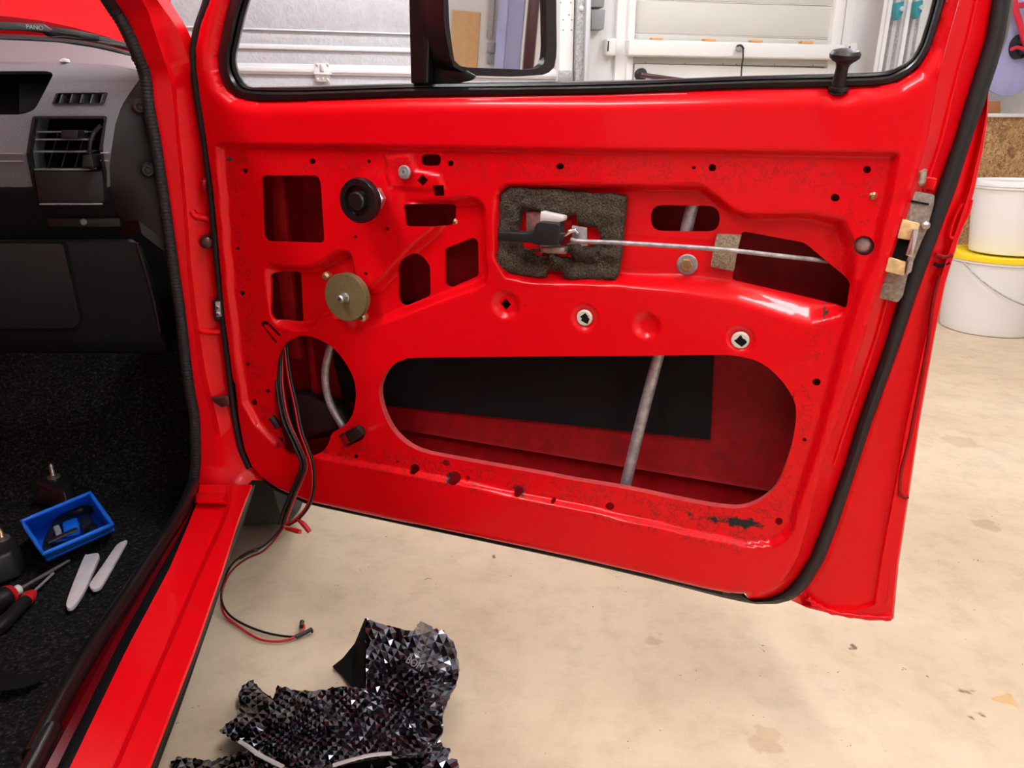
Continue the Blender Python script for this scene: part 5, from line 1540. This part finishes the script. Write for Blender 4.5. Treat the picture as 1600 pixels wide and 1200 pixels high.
# ================================================================== TORN DAMPING FOIL ON THE FLOOR
def foil(name, px_out, zc, ang, cell, label, amp=0.0034, step=0, seed=0, mats='foil', th=0.004, quilt=1.0):
    """torn sheet: outline in pixels, heights zc=[(px,py,z)], quilted in small pyramids of `cell` pixels turned by ang"""
    o = jag2(px_out, 1.6)
    c, s = math.cos(math.radians(ang)), math.sin(math.radians(ang))
    A = np.array([[c, -s], [s * 0.9, c * 0.9]]) * cell
    cen = o.mean(0)
    pts, pk, idx = [], [], {}
    for i in range(-40, 41):
        for j in range(-40, 41):
            for di, h in ((0, 0.0), (0.5, 1.0)):
                p = cen + A @ np.array([i + di, j + di])
                p = p + cell * 1.5 * np.array([noise.noise(Vector((p[0] * .013, p[1] * .013, seed))), noise.noise(Vector((p[0] * .013, p[1] * .013, seed + 9)))])
                if h == 0: idx[(i, j)] = len(pts)
                pts.append(p); pk.append(h)
    pts, pk = np.array(pts), np.array(pk)
    k = inside(pts, o) & (dist(pts, o) > 1.6)
    new = np.cumsum(k) - 1
    n = len(o)
    ce = []
    for (i, j), a in idx.items():
        for q in ((i + 1, j), (i, j + 1)):
            b = idx.get(q)
            if b is not None and k[a] and k[b] and inside(((pts[a] + pts[b]) / 2)[None], o)[0]: ce.append((n + int(new[a]), n + int(new[b])))
    pts, pk = pts[k], pk[k]
    r = delaunay_2d_cdt([Vector(p) for p in o] + [Vector(p) for p in pts], [(i, (i + 1) % n) for i in range(n)] + ce, [], 0, 1e-6)
    V = np.array([tuple(p) for p in r[0]])
    T = np.array([t for t in r[2] if len(t) == 3])
    src = np.zeros(len(V))
    for vi, ol in enumerate(r[3]):
        for q in ol:
            if q >= n: src[vi] = pk[q - n]
    T = T[inside(V[T].mean(1), o)]
    cnt = {}
    for t in T:
        for a, b in ((t[0], t[1]), (t[1], t[2]), (t[2], t[0])):
            cnt.setdefault((min(a, b), max(a, b)), []).append((a, b))
    bd = [e[0] for e in cnt.values() if len(e) == 1]
    K = np.array(zc, float)
    d = np.linalg.norm((V[:, None] - K[None, :, :2]) * np.array([1, 1.5]), axis=2)
    w = 1 / (d + 8) ** 2.4
    Z = (w * K[:, 2]).sum(1) / w.sum(1)
    wr = np.array([noise.noise(Vector((p[0] * .05, p[1] * .05, seed + 3))) for p in V])
    wr2 = np.array([noise.noise(Vector((p[0] * .022, p[1] * .03, seed + 5))) for p in V])
    Z = Z + amp * quilt * src + wr * 0.003 + wr2 * 0.016
    Z = np.maximum(Z, 0.006)
    V3 = np.array([WORLD.Z(p[0], p[1], z) for p, z in zip(V, Z)])
    fr = Frame(V3[:, 0].mean(), V3[:, 1].mean(), 0.0, 0)
    V3 = V3 - fr.o
    v, f = extrude_border(V3, T, bd, [-1] * len(bd), lambda o: [(0, 0, -th)])
    ob = mk(name, v, f, mats, frame=fr, smooth=None)
    tag(ob, label, 'foil sheet', 'torn damping foil on the floor')
    return ob, fr


def jag2(l, a):
    d = dens(l, 5)
    return np.array([p + rng.uniform(-a, a, 2) for p in d])


s1, fr_s1 = foil('foil_sheet', [(572, 966), (598, 975), (645, 987), (650, 978), (658, 970), (677, 982), (693, 986), (697, 992), (708, 1003), (715, 1025), (717, 1045), (712, 1072), (698, 1098), (693, 1118), (691, 1140), (680, 1165), (655, 1165), (640, 1135), (618, 1102), (600, 1088), (572, 1078), (572, 1020)],
     [(575, 970, 0.10), (645, 990, 0.11), (660, 975, 0.085), (700, 1000, 0.085), (714, 1040, 0.07), (640, 1030, 0.10), (580, 1030, 0.085), (578, 1074, 0.05), (620, 1098, 0.05), (670, 1080, 0.07), (690, 1110, 0.05), (650, 1150, 0.04), (685, 1150, 0.02)], 32, 11.5, 'curled black quilted foil sheet with an open dark end', seed=1)
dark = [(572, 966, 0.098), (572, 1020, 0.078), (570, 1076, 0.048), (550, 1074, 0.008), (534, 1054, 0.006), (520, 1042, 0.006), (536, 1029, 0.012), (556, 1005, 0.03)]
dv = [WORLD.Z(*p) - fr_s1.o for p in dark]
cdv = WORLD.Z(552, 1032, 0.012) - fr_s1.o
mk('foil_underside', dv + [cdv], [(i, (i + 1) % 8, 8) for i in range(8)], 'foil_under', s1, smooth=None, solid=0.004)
nn = WORLD.Z(648, 1037, 0.118)
pr = text('foil_print', 'BOM', 0.017, tuple(nn - fr_s1.o), (math.radians(35), 0, math.radians(-38)), 'print_grey', s1)
foil('foil_sheet', [(344, 1140), (352, 1132), (371, 1119), (375, 1100), (373, 1086), (378, 1072), (395, 1062), (401, 1070), (425, 1091), (430, 1084), (433, 1071), (446, 1074), (455, 1077), (490, 1081), (520, 1074), (560, 1073), (590, 1083), (612, 1093), (628, 1112), (645, 1134), (668, 1152), (673, 1170), (660, 1180), (610, 1177), (560, 1186), (500, 1200), (445, 1196), (403, 1177), (385, 1166), (362, 1152)],
     [(348, 1140, 0.06), (395, 1066, 0.01), (376, 1100, 0.02), (420, 1100, 0.05), (440, 1076, 0.045), (500, 1090, 0.06), (560, 1078, 0.055), (600, 1090, 0.05), (640, 1130, 0.05), (665, 1160, 0.04), (600, 1150, 0.06), (560, 1155, 0.035), (520, 1130, 0.065), (450, 1130, 0.06), (400, 1160, 0.045), (500, 1190, 0.05), (560, 1180, 0.05), (445, 1190, 0.05)], 38, 10, 'widest black quilted foil sheet in the middle of the torn pile', seed=20)
foil('foil_sheet', [(268, 1190), (275, 1183), (300, 1184), (332, 1189), (352, 1182), (388, 1172), (405, 1180), (445, 1200), (480, 1215), (470, 1260), (330, 1270), (268, 1225)],
     [(270, 1190, 0.01), (300, 1186, 0.008), (350, 1185, 0.02), (390, 1178, 0.03), (450, 1205, 0.03), (380, 1230, 0.03), (300, 1230, 0.02)], 60, 11, 'black quilted foil sheet at the bottom nearest the sill', seed=40)
foil('foil_sheet', [(520, 1200), (560, 1190), (610, 1181), (655, 1183), (672, 1176), (683, 1150), (692, 1165), (705, 1172), (698, 1186), (716, 1186), (720, 1210), (700, 1240), (600, 1260), (520, 1240)],
     [(530, 1205, 0.02), (610, 1184, 0.035), (660, 1186, 0.02), (690, 1168, 0.02), (715, 1190, 0.03), (690, 1230, 0.02), (600, 1230, 0.02)], 20, 12, 'crumpled dark foil scrap at the lower right of the pile', seed=60, quilt=0.4)
for pts, lab in (([(374, 1158, 0.052), (388, 1167, 0.055), (403, 1178, 0.056), (420, 1187, 0.056), (442, 1198, 0.056)], 'pale butyl edge strip on the left of the foil pile'), ([(520, 1196, 0.058), (550, 1187, 0.060), (580, 1180, 0.060), (612, 1177, 0.058)], 'pale butyl edge strip at the bottom of the foil pile')):
    P = [WORLD.Z(*p) for p in pts]
    fr = Frame(P[0][0], P[0][1], 0, 0)
    o = tube('butyl_strip', [p - fr.o for p in P], 0.0035, 'butyl_edge', frame=fr, seg=8, flat=0.5)
    tag(o, lab, 'strip', 'butyl strips')

# ================================================================== RIGHT SIDE, SEEN IN THE MIRROR
RW = 3.75


def mirror_hit(px, py, x=RW):
    """point on the right wall (back wall frame, x = const) that shows at this pixel of the mirror"""
    r = ray(px, py); r /= np.linalg.norm(r)
    P = CAM + r * (((mw - CAM) @ nm) / (r @ nm))
    d = r - 2 * (r @ nm) * nm
    lo, dl = WALL.local(P), WALL.R.T @ d
    return lo + dl * ((x - lo[0]) / dl[0])


def right_panel(name, xl, xr, yt, yb, thick, m, label, cat, to_floor=False, to_top=False, parent=None):
    a, b = mirror_hit(xl, (yt + yb) / 2, RW - thick), mirror_hit(xr, (yt + yb) / 2, RW - thick)
    z1, z0 = mirror_hit((xl + xr) / 2, yt, RW - thick)[2], mirror_hit((xl + xr) / 2, yb, RW - thick)[2]
    if to_floor: z0 = 0.0
    if to_top: z1 = 2.3
    y0, y1 = sorted((a[1], b[1]))
    o = box(name, (RW - thick, y0, z0), (RW - 0.001, y1, z1), m, parent, None if parent else WALL, bevel=0.003)
    return tag(o, label, cat) if not parent else o


right_panel('cardboard_sheet', 704, 747, 17, 118, 0.04, 'card', 'tall sheet of orange cardboard leaning on the right wall', 'cardboard', to_floor=True)
right_panel('lilac_column', 775, 790, 0, 118, 0.12, 'lilac', 'narrow lilac board standing before the right wall', 'board', True, True)
right_panel('lilac_cupboard', 790.5, 815, 0, 118, 0.12, 'lilac_dark', 'tall lilac cupboard side at the right wall', 'cupboard', True, True)
right_panel('white_board', 816, 820, 0, 118, 0.12, 'white_lacquer', 'narrow white upright board at the right wall', 'board', True, True)
right_panel('maroon_door', 821, 837, 0, 118, 0.12, 'maroon', 'dark maroon panel standing at the right wall', 'panel', True, True)
cd = right_panel('conduit', 762, 771, 0, 60, 0.04, 'galv', 'grey cable conduit running down the right wall', 'conduit', False, True)
for k, (y0, y1) in enumerate(((66, 82), (86, 100))):
    right_panel('wall_socket', 761, 773, y0, y1, 0.045, 'grey_plastic', ['upper grey wall socket below the conduit', 'lower grey wall socket below the conduit'][k], 'socket')

wc = right_panel('white_cabinet', 838, 866, 0, 118, 0.12, 'white_lacquer', 'white cabinet door with a dark grip slot at the right wall', 'cabinet', True, True)
